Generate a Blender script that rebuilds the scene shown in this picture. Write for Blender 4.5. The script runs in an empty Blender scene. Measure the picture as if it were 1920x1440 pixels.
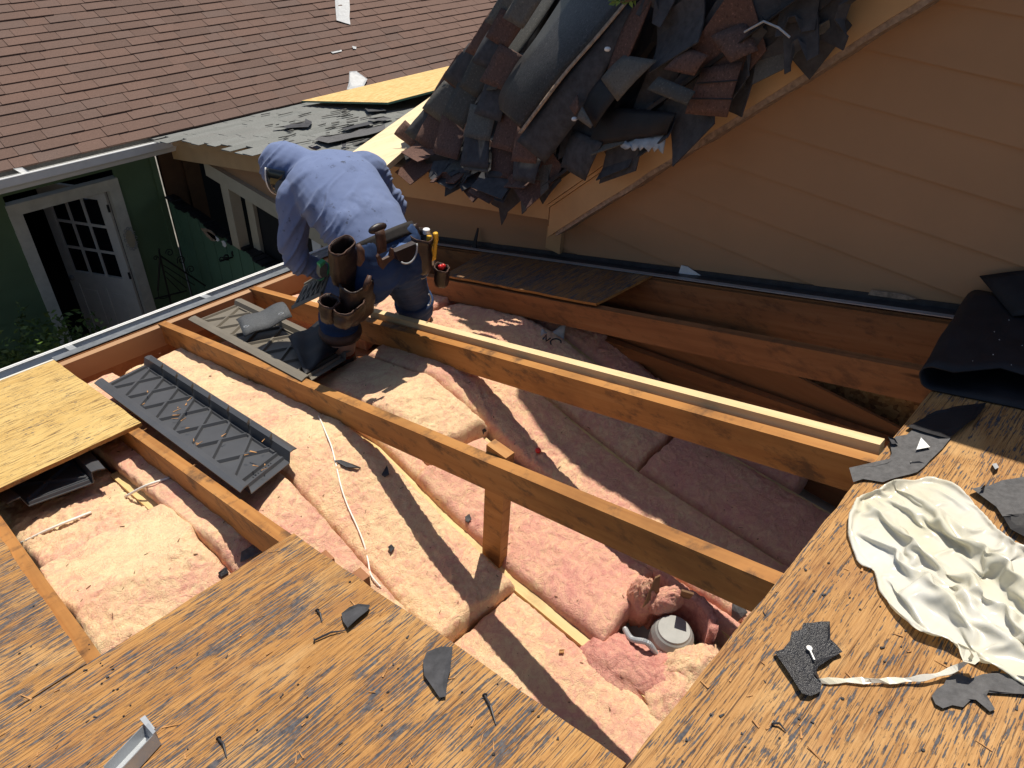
import bpy, bmesh, math, random
import numpy as np
from mathutils import Vector, Matrix

# ------------------------------------------------------------------ camera, sky, sun, exposure
SC = bpy.context.scene
HS, ZC = 1.3, 5.46          # metres per survey unit, camera height above the yard
F = 1377.0                  # focal length in photograph pixels
R = np.array([[0.6864324, -0.42565087, 0.58960317],
              [-0.72549414, -0.45625225, 0.51525929],
              [0.04968721, -0.78144432, -0.62199354]])
cam = bpy.data.cameras.new('camera')
cam.sensor_width = 36.0
cam.lens = F / 1920.0 * 36.0
cam.clip_start = 0.02
cam.clip_end = 400
cam_o = bpy.data.objects.new('camera', cam)
SC.collection.objects.link(cam_o)
SC.camera = cam_o
_r, _u, _b = R @ np.array([1, 0, 0]), R @ np.array([0, -1, 0]), R @ np.array([0, 0, -1])
cam_o.matrix_world = Matrix(((_r[0], _u[0], _b[0], 0), (_r[1], _u[1], _b[1], 0),
                             (_r[2], _u[2], _b[2], ZC), (0, 0, 0, 1)))

SUN = Vector((0.36, 0.24, 1.0)).normalized()      # direction towards the sun
elev = math.asin(SUN.z)
azim = math.atan2(SUN.x, SUN.y)
world = bpy.data.worlds.new('World')
SC.world = world
world.use_nodes = True
wn = world.node_tree.nodes
wn.clear()
sky = wn.new('ShaderNodeTexSky')
sky.sky_type = 'NISHITA'
sky.sun_disc = False
sky.sun_elevation = elev
sky.sun_rotation = azim
bg = wn.new('ShaderNodeBackground')
bg.inputs['Strength'].default_value = 0.085
wo = wn.new('ShaderNodeOutputWorld')
world.node_tree.links.new(sky.outputs[0], bg.inputs[0])
world.node_tree.links.new(bg.outputs[0], wo.inputs[0])

sl_ = bpy.data.lights.new('sun', 'SUN')
sl_.energy = 5.0
sl_.angle = math.radians(0.53)
sl_.color = (1.0, 0.93, 0.81)
sun_o = bpy.data.objects.new('sun', sl_)
SC.collection.objects.link(sun_o)
sun_o.location = (8, 6, 20)
sun_o.rotation_euler = SUN.to_track_quat('Z', 'Y').to_euler()
SC.view_settings.view_transform = 'Standard'
SC.view_settings.look = 'None'
SC.view_settings.exposure = 0.16
SC.view_settings.gamma = 1.0
SC.view_settings.use_curve_mapping = False
try:
    SC.cycles.max_bounces = 10
    SC.cycles.diffuse_bounces = 6
except Exception:
    pass

rng = random.Random(7)
C = SC.collection

# ------------------------------------------------------------------ geometry helpers
SL = math.radians(16.3)
SN, CS = math.sin(SL), math.cos(SL)


def P(x, y, z):
    return Vector((x * HS, y * HS, z * HS + ZC))


def ray(px, py):
    v = R @ np.array([px - 960.0, py - 720.0, F])
    return v / np.linalg.norm(v)


def RP(x, v, n=0.0):
    """point on the low roof: x along the eave, v down the slope, n above the deck"""
    return (x, v * CS + n * SN, -1.0 / CS - v * SN + n * CS)


def rf(px, py, n=0.0):
    d = ray(px, py)
    t = (-1 + n) / (SN * d[1] + CS * d[2])
    return tuple(d * t)


def on_x(px, py, x):
    d = ray(px, py)
    return tuple(d * x / d[0])


def on_y(px, py, y):
    d = ray(px, py)
    return tuple(d * y / d[1])


def on_z(px, py, z):
    d = ray(px, py)
    return tuple(d * z / d[2])


def ins_z(y):
    """top of the insulation: level over the ceiling, pinched down under the rafters at the eave"""
    t = np.clip((np.asarray(y, float) - .8) / .8, 0, 1)
    return np.minimum(-1.75 + .115 * t * t * (3 - 2 * t), -(1 + SN * y) / CS - 0.132)


def on_ins(px, py, up=0.0):
    p = on_z(px, py, -1.75 + up)
    for _ in range(6):
        p = on_z(px, py, float(ins_z(p[1])) + up)
    return p


def v_of(y, n=0.0):
    return (y - n * SN) / CS


def roof_z(y):
    return -(1 + SN * y) / CS


# gradient noise on numpy arrays
_perm = np.random.RandomState(3).permutation(512)
_perm = np.concatenate([_perm, _perm, _perm])


def gnoise(x, y, seed=0):
    x = np.asarray(x, float) + seed * 17.31
    y = np.asarray(y, float) + seed * 9.73
    xi, yi = np.floor(x).astype(int), np.floor(y).astype(int)
    xf, yf = x - xi, y - yi
    u, v = xf * xf * xf * (xf * (xf * 6 - 15) + 10), yf * yf * yf * (yf * (yf * 6 - 15) + 10)

    def g(ix, iy, fx, fy):
        h = _perm[(_perm[ix & 511] + iy) & 511] * (2 * math.pi / 512.0)
        return np.cos(h) * fx + np.sin(h) * fy
    a = g(xi, yi, xf, yf)
    b = g(xi + 1, yi, xf - 1, yf)
    c = g(xi, yi + 1, xf, yf - 1)
    d = g(xi + 1, yi + 1, xf - 1, yf - 1)
    return (a * (1 - u) + b * u) * (1 - v) + (c * (1 - u) + d * u) * v * 1.0


def fbm(x, y, oct=4, seed=0, gain=0.5, ridge=False):
    s, a, f = 0, 1.0, 1.0
    for k in range(oct):
        n = gnoise(x * f, y * f, seed + k * 3)
        if ridge:
            n = 0.5 - np.abs(n)
        s = s + a * n
        a *= gain
        f *= 2.03
    return s


# ------------------------------------------------------------------ object helpers
ORG = {}


def props(o, label=None, cat=None, group=None, kind=None):
    if label:
        o['label'] = label
    if cat:
        o['category'] = cat
    if group:
        o['group'] = group
    if kind:
        o['kind'] = kind
    return o


def thing(name, label, cat, loc, group=None):
    o = bpy.data.objects.new(name, None)
    o.empty_display_size = 0.1
    o.location = loc
    C.objects.link(o)
    ORG[o.name] = Vector(loc)
    return props(o, label, cat, group)


def mo(name, verts, faces, mat, parent=None, label=None, cat=None, group=None, kind=None,
       smooth=False, mats=None, fmat=None):
    """one mesh object from world coordinates (metres)"""
    vs = [Vector(v) for v in verts]
    if parent is not None:
        org = ORG[parent.name]
    else:
        xs = [v.x for v in vs]
        ys = [v.y for v in vs]
        org = Vector(((min(xs) + max(xs)) / 2, (min(ys) + max(ys)) / 2, min(v.z for v in vs)))
    me = bpy.data.meshes.new(name)
    me.from_pydata([v - org for v in vs], [], [tuple(f) for f in faces])
    for m in (mats or [mat]):
        me.materials.append(m)
    if fmat:
        me.polygons.foreach_set('material_index', fmat)
    if smooth:
        me.polygons.foreach_set('use_smooth', [True] * len(me.polygons))
    me.update()
    o = bpy.data.objects.new(name, me)
    C.objects.link(o)
    if parent is not None:
        o.parent = parent
    else:
        o.location = org
    ORG[o.name] = org
    return props(o, label, cat, group, kind)


class MB:
    """collects shapes for ONE object"""

    def __init__(s):
        s.v, s.f, s.m = [], [], []

    def add(s, vs, fs, m=0):
        b = len(s.v)
        s.v += [Vector(v) for v in vs]
        s.f += [tuple(i + b for i in f) for f in fs]
        s.m += [m] * len(fs)
        return s

    def hexa(s, c, m=0):
        """8 corners: bottom ring 0-3, top ring 4-7"""
        return s.add(c, [(3, 2, 1, 0), (4, 5, 6, 7), (0, 1, 5, 4), (1, 2, 6, 5), (2, 3, 7, 6), (3, 0, 4, 7)], m)

    def prism(s, bottom, top, m=0, m_side=None):
        n = len(bottom)
        b = len(s.v)
        s.v += [Vector(p) for p in bottom] + [Vector(p) for p in top]
        s.f += [tuple(b + i for i in range(n))[::-1], tuple(b + n + i for i in range(n))]
        s.m += [m, m]
        for i in range(n):
            j = (i + 1) % n
            s.f.append((b + i, b + j, b + n + j, b + n + i))
            s.m.append(m if m_side is None else m_side)
        return s

    def tube(s, pts, r, seg=8, cap=True, m=0):
        pts = [Vector(p) for p in pts]
        n = len(pts)
        rs = r if isinstance(r, (list, tuple)) else [r] * n
        b = len(s.v)
        up = Vector((0.13, 0.31, 0.94))
        for i, p in enumerate(pts):
            t = (pts[min(i + 1, n - 1)] - pts[max(i - 1, 0)])
            t = t.normalized() if t.length > 1e-9 else Vector((0, 0, 1))
            a = t.cross(up)
            if a.length < 1e-3:
                a = t.cross(Vector((1, 0, 0)))
            a.normalize()
            c = t.cross(a)
            for k in range(seg):
                w = 2 * math.pi * k / seg
                s.v.append(p + (a * math.cos(w) + c * math.sin(w)) * rs[i])
        for i in range(n - 1):
            for k in range(seg):
                k2 = (k + 1) % seg
                s.f.append((b + i * seg + k, b + i * seg + k2, b + (i + 1) * seg + k2, b + (i + 1) * seg + k))
                s.m.append(m)
        if cap:
            s.f.append(tuple(b + k for k in range(seg))[::-1])
            s.f.append(tuple(b + (n - 1) * seg + k for k in range(seg)))
            s.m += [m, m]
        return s

    def loft(s, rings, m=0, seg=20, sup=2.0):
        """rings: (centre, half-axis a, half-axis b)"""
        b = len(s.v)
        for c, a, d in rings:
            c, a, d = Vector(c), Vector(a), Vector(d)
            for k in range(seg):
                w = 2 * math.pi * k / seg
                cw, sw = math.cos(w), math.sin(w)
                e = 2.0 / sup
                s.v.append(c + a * (abs(cw) ** e * (1 if cw > 0 else -1)) + d * (abs(sw) ** e * (1 if sw > 0 else -1)))
        n = len(rings)
        for i in range(n - 1):
            for k in range(seg):
                k2 = (k + 1) % seg
                s.f.append((b + i * seg + k, b + i * seg + k2, b + (i + 1) * seg + k2, b + (i + 1) * seg + k))
                s.m.append(m)
        s.f.append(tuple(b + k for k in range(seg))[::-1])
        s.f.append(tuple(b + (n - 1) * seg + k for k in range(seg)))
        s.m += [m, m]
        return s

    def ball(s, c, r, nu=12, nv=8, m=0):
        c = Vector(c)
        rr = Vector(r) if not isinstance(r, (int, float)) else Vector((r, r, r))
        rings = []
        for j in range(nv + 1):
            t = math.pi * (0.02 + 0.96 * j / nv)
            rings.append((c + Vector((0, 0, -rr.z * math.cos(t))), (rr.x * math.sin(t), 0, 0), (0, rr.y * math.sin(t), 0)))
        return s.loft(rings, m, nu)

    def build(s, name, mat, parent=None, smooth=False, mats=None, **k):
        return mo(name, s.v, s.f, mat, parent, smooth=smooth, mats=mats,
                  fmat=s.m if mats else None, **k)


def pw(p):
    return P(*p)


def rbox(mb, x0, x1, v0, v1, n0, n1, m=0):
    c = [RP(x, v, n) for n in (n0, n1) for x, v in ((x0, v0), (x1, v0), (x1, v1), (x0, v1))]
    return mb.hexa([pw(q) for q in c], m)


def wbox(mb, x0, x1, y0, y1, z0, z1, m=0):
    c = [(x, y, z) for z in (z0, z1) for x, y in ((x0, y0), (x1, y0), (x1, y1), (x0, y1))]
    return mb.hexa([pw(q) for q in c], m)


def clip_poly(poly, a, b, c):
    """keep a*u+b*v<=c"""
    out = []
    n = len(poly)
    for i in range(n):
        p, q = poly[i], poly[(i + 1) % n]
        dp, dq = a * p[0] + b * p[1] - c, a * q[0] + b * q[1] - c
        if dp <= 0:
            out.append(p)
        if (dp < 0 < dq) or (dq < 0 < dp):
            t = dp / (dp - dq)
            out.append((p[0] + (q[0] - p[0]) * t, p[1] + (q[1] - p[1]) * t))
    return out


def remeshed(mb, voxel, smooth_it=4):
    """one continuous skin out of overlapping lofts; returns verts, faces"""
    me = bpy.data.meshes.new('work')
    me.from_pydata(mb.v, [], mb.f)
    o = bpy.data.objects.new('work', me)
    C.objects.link(o)
    md = o.modifiers.new('r', 'REMESH')
    md.mode = 'VOXEL'
    md.voxel_size = voxel
    sm = o.modifiers.new('s', 'SMOOTH')
    sm.factor = 0.5
    sm.iterations = smooth_it
    bpy.context.view_layer.update()
    ev = o.evaluated_get(bpy.context.evaluated_depsgraph_get())
    m2 = ev.to_mesh()
    n = len(m2.vertices)
    co = np.empty(n * 3)
    m2.vertices.foreach_get('co', co)
    no = np.empty(n * 3)
    m2.vertices.foreach_get('normal', no)
    fs = [tuple(p.vertices) for p in m2.polygons]
    ev.to_mesh_clear()
    bpy.data.objects.remove(o)
    bpy.data.meshes.remove(me)
    return co.reshape(-1, 3), no.reshape(-1, 3), fs


# ------------------------------------------------------------------ material helpers
class NT:
    def __init__(s, name, rough=0.7, spec=0.3):
        s.mat = bpy.data.materials.new(name)
        s.mat.use_nodes = True
        s.n = s.mat.node_tree.nodes
        s.l = s.mat.node_tree.links
        s.b = s.n['Principled BSDF']
        s.b.inputs['Roughness'].default_value = rough
        s.b.inputs['Specular IOR Level'].default_value = spec
        s.pos = None

    def P(s):
        if s.pos is None:
            s.pos = s.n.new('ShaderNodeNewGeometry').outputs['Position']
        return s.pos

    def val(s, sock, v):
        if isinstance(v, (int, float)):
            sock.default_value = v
        elif isinstance(v, (tuple, list)):
            sock.default_value = tuple(v) + ((1,) if len(v) == 3 and sock.type == 'RGBA' else ())
        else:
            s.l.new(v, sock)

    def vec(s, sx=1, sy=1, sz=1, rx=0.0, rz=0.0):
        mp = s.n.new('ShaderNodeMapping')
        mp.inputs['Scale'].default_value = (sx, sy, sz)
        if rx or rz:
            m0 = s.n.new('ShaderNodeMapping')
            m0.inputs['Rotation'].default_value = (rx, 0, rz)
            s.l.new(s.P(), m0.inputs[0])
            s.l.new(m0.outputs[0], mp.inputs[0])
        else:
            s.l.new(s.P(), mp.inputs[0])
        return mp.outputs[0]

    def noise(s, vec, scale=5, detail=4, rough=0.55, dist=0.0):
        t = s.n.new('ShaderNodeTexNoise')
        t.inputs['Scale'].default_value = scale
        t.inputs['Detail'].default_value = detail
        t.inputs['Roughness'].default_value = rough
        t.inputs['Distortion'].default_value = dist
        s.l.new(vec, t.inputs['Vector'])
        return t.outputs['Fac']

    def vor(s, vec, scale=20, feature='F1', out='Distance', rnd=1.0):
        t = s.n.new('ShaderNodeTexVoronoi')
        t.feature = feature
        t.inputs['Scale'].default_value = scale
        t.inputs['Randomness'].default_value = rnd
        s.l.new(vec, t.inputs['Vector'])
        return t.outputs[out]

    def ramp(s, fac, stops, interp='LINEAR'):
        r = s.n.new('ShaderNodeValToRGB')
        cr = r.color_ramp
        cr.interpolation = interp
        while len(cr.elements) > 1:
            cr.elements.remove(cr.elements[0])
        for i, (p, c) in enumerate(stops):
            if isinstance(c, (int, float)):
                c = (c, c, c)
            e = cr.elements[0] if i == 0 else cr.elements.new(p)
            e.position = p
            e.color = tuple(c) + (1,)
        s.val(r.inputs[0], fac)
        return r.outputs[0]

    def mix(s, fac, a, b, mode='MIX'):
        m = s.n.new('ShaderNodeMix')
        m.data_type = 'RGBA'
        m.blend_type = mode
        s.val(m.inputs[0], fac)
        s.val(m.inputs[6], a)
        s.val(m.inputs[7], b)
        return m.outputs[2]

    def math(s, op, a, b=0.0, clamp=False):
        m = s.n.new('ShaderNodeMath')
        m.operation = op
        m.use_clamp = clamp
        s.val(m.inputs[0], a)
        s.val(m.inputs[1], b)
        return m.outputs[0]

    def rnd(s):
        return s.n.new('ShaderNodeObjectInfo').outputs['Random']

    def bump(s, h, strength=0.3, dist=0.01):
        b = s.n.new('ShaderNodeBump')
        b.inputs['Strength'].default_value = strength
        b.inputs['Distance'].default_value = dist
        s.l.new(h, b.inputs['Height'])
        s.l.new(b.outputs[0], s.b.inputs['Normal'])

    def color(s, c):
        s.val(s.b.inputs['Base Color'], c)

    def rough(s, c):
        s.val(s.b.inputs['Roughness'], c)


def plain(name, col, rough=0.7, spec=0.3, metal=0.0, var=0.12, scale=9, bump=0.0):
    t = NT(name, rough, spec)
    f = t.noise(t.vec(), scale, 5, 0.6)
    a = tuple(c * (1 - var) for c in col)
    b = tuple(min(1, c * (1 + var)) for c in col)
    t.color(t.ramp(f, [(0.3, a), (0.7, b)]))
    t.b.inputs['Metallic'].default_value = metal
    if bump:
        t.bump(t.noise(t.vec(), scale * 6, 4, 0.6), bump, 0.004)
    return t.mat


M = {}


def deck_wood(name, stops, felt_amt, stain=True, gx=2.8, gy=56):
    """weathered plywood, grain along the eave, torn tar paper left in the grain"""
    t = NT(name, 0.72, 0.25)
    fine = t.noise(t.vec(gx * 1.6, gy * 3.4, gy * 3.4), 1.6, 6, 0.62)
    broad = t.noise(t.vec(0.9, 5, 5), 1.3, 4, 0.55)
    g = t.math('ADD', t.math('MULTIPLY', fine, 0.62), t.math('MULTIPLY', broad, 0.38))
    col = t.ramp(g, stops)
    # dark checks in the grain
    chk = t.noise(t.vec(gx * 0.8, gy * 3.0, gy * 3.0), 2.0, 4, 0.6)
    col = t.mix(t.ramp(chk, [(0.36, 0.9), (0.45, 0.0)]), col, (0.075, 0.038, 0.022))
    if stain:
        st = t.noise(t.vec(1.6, 3.2, 3.2), 2.2, 5, 0.65, 0.6)
        col = t.mix(t.ramp(st, [(0.52, 0.0), (0.70, 0.45)]), col, (0.23, 0.095, 0.04))
        st2 = t.noise(t.vec(2.6, 4.0, 4.0), 1.7, 5, 0.6, 0.4)
        col = t.mix(t.ramp(st2, [(0.54, 0.0), (0.72, 0.5)]), col, (0.60, 0.38, 0.17))
    # felt residue: thin streaks along the grain, clumped in patches
    s1 = t.noise(t.vec(gx * 2.1, gy * 2.1, gy * 2.1), 2.1, 5, 0.62)
    s2 = t.noise(t.vec(gx * 4.2, gy * 0.9, gy * 0.9), 2.6, 5, 0.68)
    patch = t.noise(t.vec(1.3, 2.4, 2.4), 1.9, 4, 0.6)
    patch2 = t.noise(t.vec(5.5, 16, 16), 1.6, 4, 0.65)
    f = t.math('ADD', t.math('MULTIPLY', s1, 0.72), t.math('MULTIPLY', s2, 0.28))
    f = t.math('ADD', f, t.math('MULTIPLY', t.math('SUBTRACT', patch, 0.5), 0.20))
    f = t.math('ADD', f, t.math('MULTIPLY', t.math('SUBTRACT', patch2, 0.5), 0.26))
    mask = t.ramp(f, [(felt_amt, 0.0), (felt_amt + 0.03, 1.0)])
    fcol = t.ramp(t.noise(t.vec(), 90, 3), [(0.3, (0.045, 0.045, 0.055)), (0.75, (0.125, 0.12, 0.125))])
    col = t.mix(mask, col, fcol)
    t.color(col)
    t.bump(t.math('ADD', fine, t.math('MULTIPLY', mask, 0.8)), 0.55, 0.004)
    return t.mat


M['deck'] = deck_wood('weathered_plywood', [(0.30, (0.14, 0.060, 0.020)), (0.44, (0.36, 0.175, 0.052)),
                                            (0.58, (0.47, 0.25, 0.085)), (0.76, (0.55, 0.34, 0.145))], 0.525)
M['deck_r'] = deck_wood('weathered_plywood_bright', [(0.30, (0.15, 0.065, 0.023)), (0.44, (0.36, 0.182, 0.062)),
                                                    (0.58, (0.47, 0.26, 0.10)), (0.76, (0.57, 0.36, 0.17))], 0.553, True, 4.2, 50)
M['deck_dark'] = deck_wood('weathered_plywood_dark', [(0.28, (0.18, 0.08, 0.03)), (0.5, (0.30, 0.15, 0.055)),
                                                      (0.78, (0.38, 0.21, 0.09))], 0.50)
M['ply_new'] = deck_wood('pale_plywood', [(0.25, (0.36, 0.20, 0.055)), (0.45, (0.52, 0.34, 0.115)),
                                          (0.62, (0.62, 0.44, 0.175)), (0.8, (0.68, 0.51, 0.23))], 0.60, False, 6.5, 26)


def lumber(name, cols, grain_axis='slope', dirt=0.35, rough=0.62):
    t = NT(name, rough, 0.3)
    rx = SL if grain_axis == 'slope' else 0.0
    if grain_axis == 'x':
        sc = (1.5, 30, 30)
    elif grain_axis == 'z':
        sc = (30, 30, 1.5)
    else:
        sc = (30, 1.5, 30)
    g = t.noise(t.vec(*sc, rx=rx), 1.1, 6, 0.6, 0.7)
    b = t.noise(t.vec(*[q * 0.16 for q in sc], rx=rx), 2.0, 4, 0.55, 0.5)
    col = t.ramp(t.math('ADD', t.math('MULTIPLY', g, 0.6), t.math('MULTIPLY', b, 0.4)),
                 [(0.3, cols[0]), (0.5, cols[1]), (0.72, cols[2])])
    col = t.mix(t.ramp(t.rnd(), [(0, 0.0), (1, 0.25)]), col, cols[0])
    kn = t.vor(t.vec(*[q * 0.5 if q > 2 else q * 1.3 for q in sc], rx=rx), 0.55)
    col = t.mix(t.ramp(kn, [(0.035, 0.85), (0.085, 0.0)]), col, tuple(c * 0.22 for c in cols[0]))
    if dirt:
        d = t.noise(t.vec(3, 3, 7), 2.4, 6, 0.7)
        col = t.mix(t.ramp(d, [(0.52, 0.0), (0.66, dirt)]), col, (0.05, 0.03, 0.02))
        d2 = t.noise(t.vec(1.1, 1.1, 2.5), 1.6, 5, 0.65)
        col = t.mix(t.ramp(d2, [(0.5, 0.0), (0.72, dirt * 0.7)]), col, tuple(c * 0.4 for c in cols[0]))
    t.color(col)
    t.bump(g, 0.3, 0.003)
    return t.mat


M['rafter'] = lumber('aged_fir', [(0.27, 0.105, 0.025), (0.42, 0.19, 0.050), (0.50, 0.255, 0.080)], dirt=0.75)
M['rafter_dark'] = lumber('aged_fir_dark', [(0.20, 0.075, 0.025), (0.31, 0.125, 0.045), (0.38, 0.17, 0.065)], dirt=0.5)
M['pine'] = lumber('new_pine', [(0.62, 0.43, 0.21), (0.72, 0.55, 0.31), (0.78, 0.63, 0.40)], dirt=0.12)
M['pine_x'] = lumber('new_pine_plank', [(0.66, 0.50, 0.28), (0.76, 0.61, 0.38), (0.80, 0.68, 0.46)], 'x', dirt=0.12)
M['joist'] = lumber('joist_pine', [(0.55, 0.37, 0.15), (0.68, 0.50, 0.23), (0.74, 0.58, 0.31)], 'y', dirt=0.3)
M['ply_in'] = lumber('inside_plywood', [(0.22, 0.09, 0.035), (0.30, 0.13, 0.05), (0.35, 0.165, 0.07)], 'y', dirt=0.1)


def osb(name, a, b, c):
    t = NT(name, 0.7, 0.25)
    v = t.vor(t.vec(14, 34, 34), 1.6, out='Color')
    n = t.noise(t.vec(10, 60, 60), 1.5, 4)
    sep = t.n.new('ShaderNodeSeparateColor')
    t.l.new(v, sep.inputs[0])
    f = t.math('ADD', t.math('MULTIPLY', sep.outputs[0], 0.6), t.math('MULTIPLY', n, 0.4))
    col = t.ramp(f, [(0.12, a), (0.45, b), (0.85, c)])
    t.color(col)
    t.bump(f, 0.3, 0.003)
    return t.mat


M['osb_new'] = osb('new_osb', (0.46, 0.27, 0.09), (0.62, 0.41, 0.16), (0.70, 0.50, 0.23))
M['osb_old'] = osb('old_osb', (0.11, 0.04, 0.015), (0.30, 0.14, 0.045), (0.42, 0.22, 0.08))


def batt_mat(name, pink_bias):
    t = NT(name, 0.95, 0.03)
    a = t.noise(t.vec(), 3.2, 4, 0.6, 0.8)
    b = t.noise(t.vec(), 17, 6, 0.66, 2.2)
    c = t.noise(t.vec(), 48, 5, 0.7, 3.0)
    w = t.noise(t.vec(26, 34, 30), 1.0, 5, 0.65, 3.5)
    f = t.math('ADD', t.math('MULTIPLY', a, 0.36), t.math('MULTIPLY', b, 0.46))
    f = t.math('ADD', f, t.math('MULTIPLY', c, 0.22))
    f = t.math('ADD', f, pink_bias)
    col = t.ramp(f, [(0.33, (0.87, 0.66, 0.39)), (0.42, (0.83, 0.565, 0.345)),
                     (0.51, (0.76, 0.425, 0.30)), (0.60, (0.70, 0.345, 0.275)), (0.72, (0.53, 0.21, 0.185))])
    col = t.mix(t.ramp(w, [(0.55, 0.0), (0.72, 0.5)]), col, (0.58, 0.235, 0.19))
    sp = t.vor(t.vec(), 52)
    dots = t.math('MULTIPLY', t.ramp(sp, [(0.05, 1.0), (0.085, 0.0)]),
                  t.ramp(t.noise(t.vec(), 6, 3), [(0.47, 0.0), (0.55, 0.8)]))
    col = t.mix(dots, col, (0.07, 0.04, 0.025))
    t.color(col)
    t.b.inputs['Subsurface Weight'].default_value = 0.10
    t.b.inputs['Subsurface Radius'].default_value = (0.015, 0.008, 0.006)
    t.b.inputs['Subsurface Scale'].default_value = 1.0
    h = t.math('ADD', t.math('MULTIPLY', b, 0.6), t.math('MULTIPLY', c, 0.55))
    h = t.math('ADD', h, t.math('MULTIPLY', w, 0.25))
    t.bump(h, 0.8, 0.022)
    return t.mat


M['batt'] = batt_mat('glass_wool', -0.045)
M['batt_cream'] = batt_mat('glass_wool_cream', -0.105)
M['batt_pink'] = batt_mat('glass_wool_pink', 0.012)
M['batt_rose'] = batt_mat('glass_wool_rose', 0.08)


def shingle(name, cols, speck=0.5, rough=0.9, rnd=True):
    t = NT(name, rough, 0.25)
    n = t.noise(t.vec(), 95, 3, 0.75)
    b = t.noise(t.vec(), 3.0, 4, 0.6)
    base = t.ramp(t.rnd(), [(0.0, cols[0]), (0.5, cols[1]), (1.0, cols[2])]) if rnd else t.ramp(b, [(0.3, cols[0]), (0.5, cols[1]), (0.7, cols[2])])
    base = t.mix(t.ramp(b, [(0.35, 0.0), (0.75, 0.45)]), base, cols[0])
    col = t.mix(t.ramp(n, [(0.30, speck), (0.46, 0.0)]), base, tuple(c * 0.35 for c in cols[1]))
    col = t.mix(t.ramp(n, [(0.58, 0.0), (0.72, speck)]), col, tuple(min(1, c * 2.0) for c in cols[1]))
    t.color(col)
    t.bump(n, 0.5, 0.003)
    return t.mat


M['shingle'] = shingle('brown_asphalt_shingle', [(0.112, 0.072, 0.058), (0.148, 0.090, 0.070), (0.126, 0.086, 0.072)])
M['shingle_tan'] = shingle('torn_brown_shingle', [(0.085, 0.050, 0.042), (0.13, 0.072, 0.056), (0.10, 0.066, 0.057)], 0.85)
M['shingle_gray'] = shingle('grey_asphalt_shingle', [(0.15, 0.155, 0.145), (0.19, 0.195, 0.185), (0.17, 0.17, 0.16)])
M['shingle_back'] = shingle('shingle_underside', [(0.06, 0.06, 0.056), (0.13, 0.12, 0.105), (0.09, 0.086, 0.08)], 0.6, 0.75)
M['roll_gran'] = shingle('black_mineral_sheet', [(0.030, 0.028, 0.028), (0.048, 0.045, 0.044), (0.036, 0.034, 0.034)], 1.0, 0.42, False)
M['felt'] = plain('tar_paper', (0.055, 0.055, 0.06), 0.85, 0.25, var=0.3, scale=30, bump=0.3)
M['felt_gray'] = plain('weathered_tar_paper', (0.10, 0.098, 0.10), 0.85, 0.25, var=0.25, scale=60, bump=0.3)
M['felt_black'] = plain('black_tar_paper', (0.014, 0.014, 0.017), 0.6, 0.35, var=0.3, scale=14, bump=0.25)
M['tar'] = plain('glossy_tar', (0.02, 0.02, 0.024), 0.33, 0.6, var=0.4, scale=40, bump=0.8)
M['plastic'] = plain('black_vent_plastic', (0.058, 0.060, 0.066), 0.42, 0.5, var=0.12, scale=5)
M['plastic_taupe'] = plain('taupe_vent_plastic', (0.15, 0.132, 0.105), 0.6, 0.35, var=0.1, scale=5)
M['mesh_gray'] = plain('grey_mesh_plastic', (0.075, 0.08, 0.085), 0.5, 0.5, var=0.3, scale=120, bump=0.8)
M['white'] = plain('white_paint', (0.72, 0.70, 0.65), 0.5, 0.4, var=0.06)
M['white_dirty'] = plain('old_white_paint', (0.62, 0.60, 0.53), 0.6, 0.3, var=0.12)
M['alu'] = plain('painted_aluminium', (0.40, 0.42, 0.44), 0.38, 0.5, 0.4, var=0.12, scale=14)
M['flash_gray'] = plain('grey_drip_metal', (0.17, 0.185, 0.20), 0.5, 0.4, 0.2, var=0.25, scale=18)
M['alu_white'] = plain('white_aluminium', (0.78, 0.78, 0.76), 0.35, 0.5, 0.0, var=0.06)
M['galv'] = plain('galvanised_steel', (0.27, 0.27, 0.26), 0.62, 0.35, 0.2, var=0.15, scale=12)
M['steel_dark'] = plain('dark_flashing', (0.05, 0.05, 0.055), 0.45, 0.5, 0.3, var=0.3, scale=20)
M['tan'] = plain('tan_siding_paint', (0.38, 0.222, 0.118), 0.62, 0.3, var=0.05, scale=3, bump=0.05)
M['cream'] = plain('tan_trim_paint', (0.50, 0.315, 0.155), 0.55, 0.35, var=0.07, scale=6, bump=0.08)
M['cream_gray'] = plain('beige_trim_paint', (0.46, 0.40, 0.29), 0.6, 0.3, var=0.08, scale=6)
M['bare'] = plain('bare_peeled_wood', (0.32, 0.235, 0.17), 0.85, 0.2, var=0.4, scale=45, bump=0.5)
M['green'] = plain('green_siding_paint', (0.12, 0.185, 0.10), 0.6, 0.3, var=0.08, scale=4)
M['green_d'] = plain('green_board_paint', (0.10, 0.19, 0.125), 0.6, 0.3, var=0.1, scale=4)
M['brown_in'] = plain('brown_porch_paint', (0.10, 0.05, 0.025), 0.7, 0.2, var=0.15)
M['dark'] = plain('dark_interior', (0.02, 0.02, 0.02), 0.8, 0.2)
M['iron'] = plain('wrought_iron', (0.012, 0.012, 0.013), 0.5, 0.4)
M['ground_m'] = plain('yard_concrete', (0.20, 0.19, 0.17), 0.9, 0.2, var=0.3, scale=3, bump=0.3)
M['leaf'] = plain('leaf', (0.10, 0.16, 0.04), 0.5, 0.4, var=0.5, scale=3)
M['leaf_lit'] = plain('sunlit_leaf', (0.12, 0.20, 0.035), 0.5, 0.4, var=0.4, scale=3)  # lighter copy of the leaf green, sunlight put into the colour
M['bark'] = plain('bark', (0.10, 0.075, 0.05), 0.9, 0.2, var=0.3, scale=20, bump=0.6)
M['leather'] = plain('brown_leather', (0.022, 0.0115, 0.0095), 0.45, 0.5, var=0.5, scale=14, bump=0.35)
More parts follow.
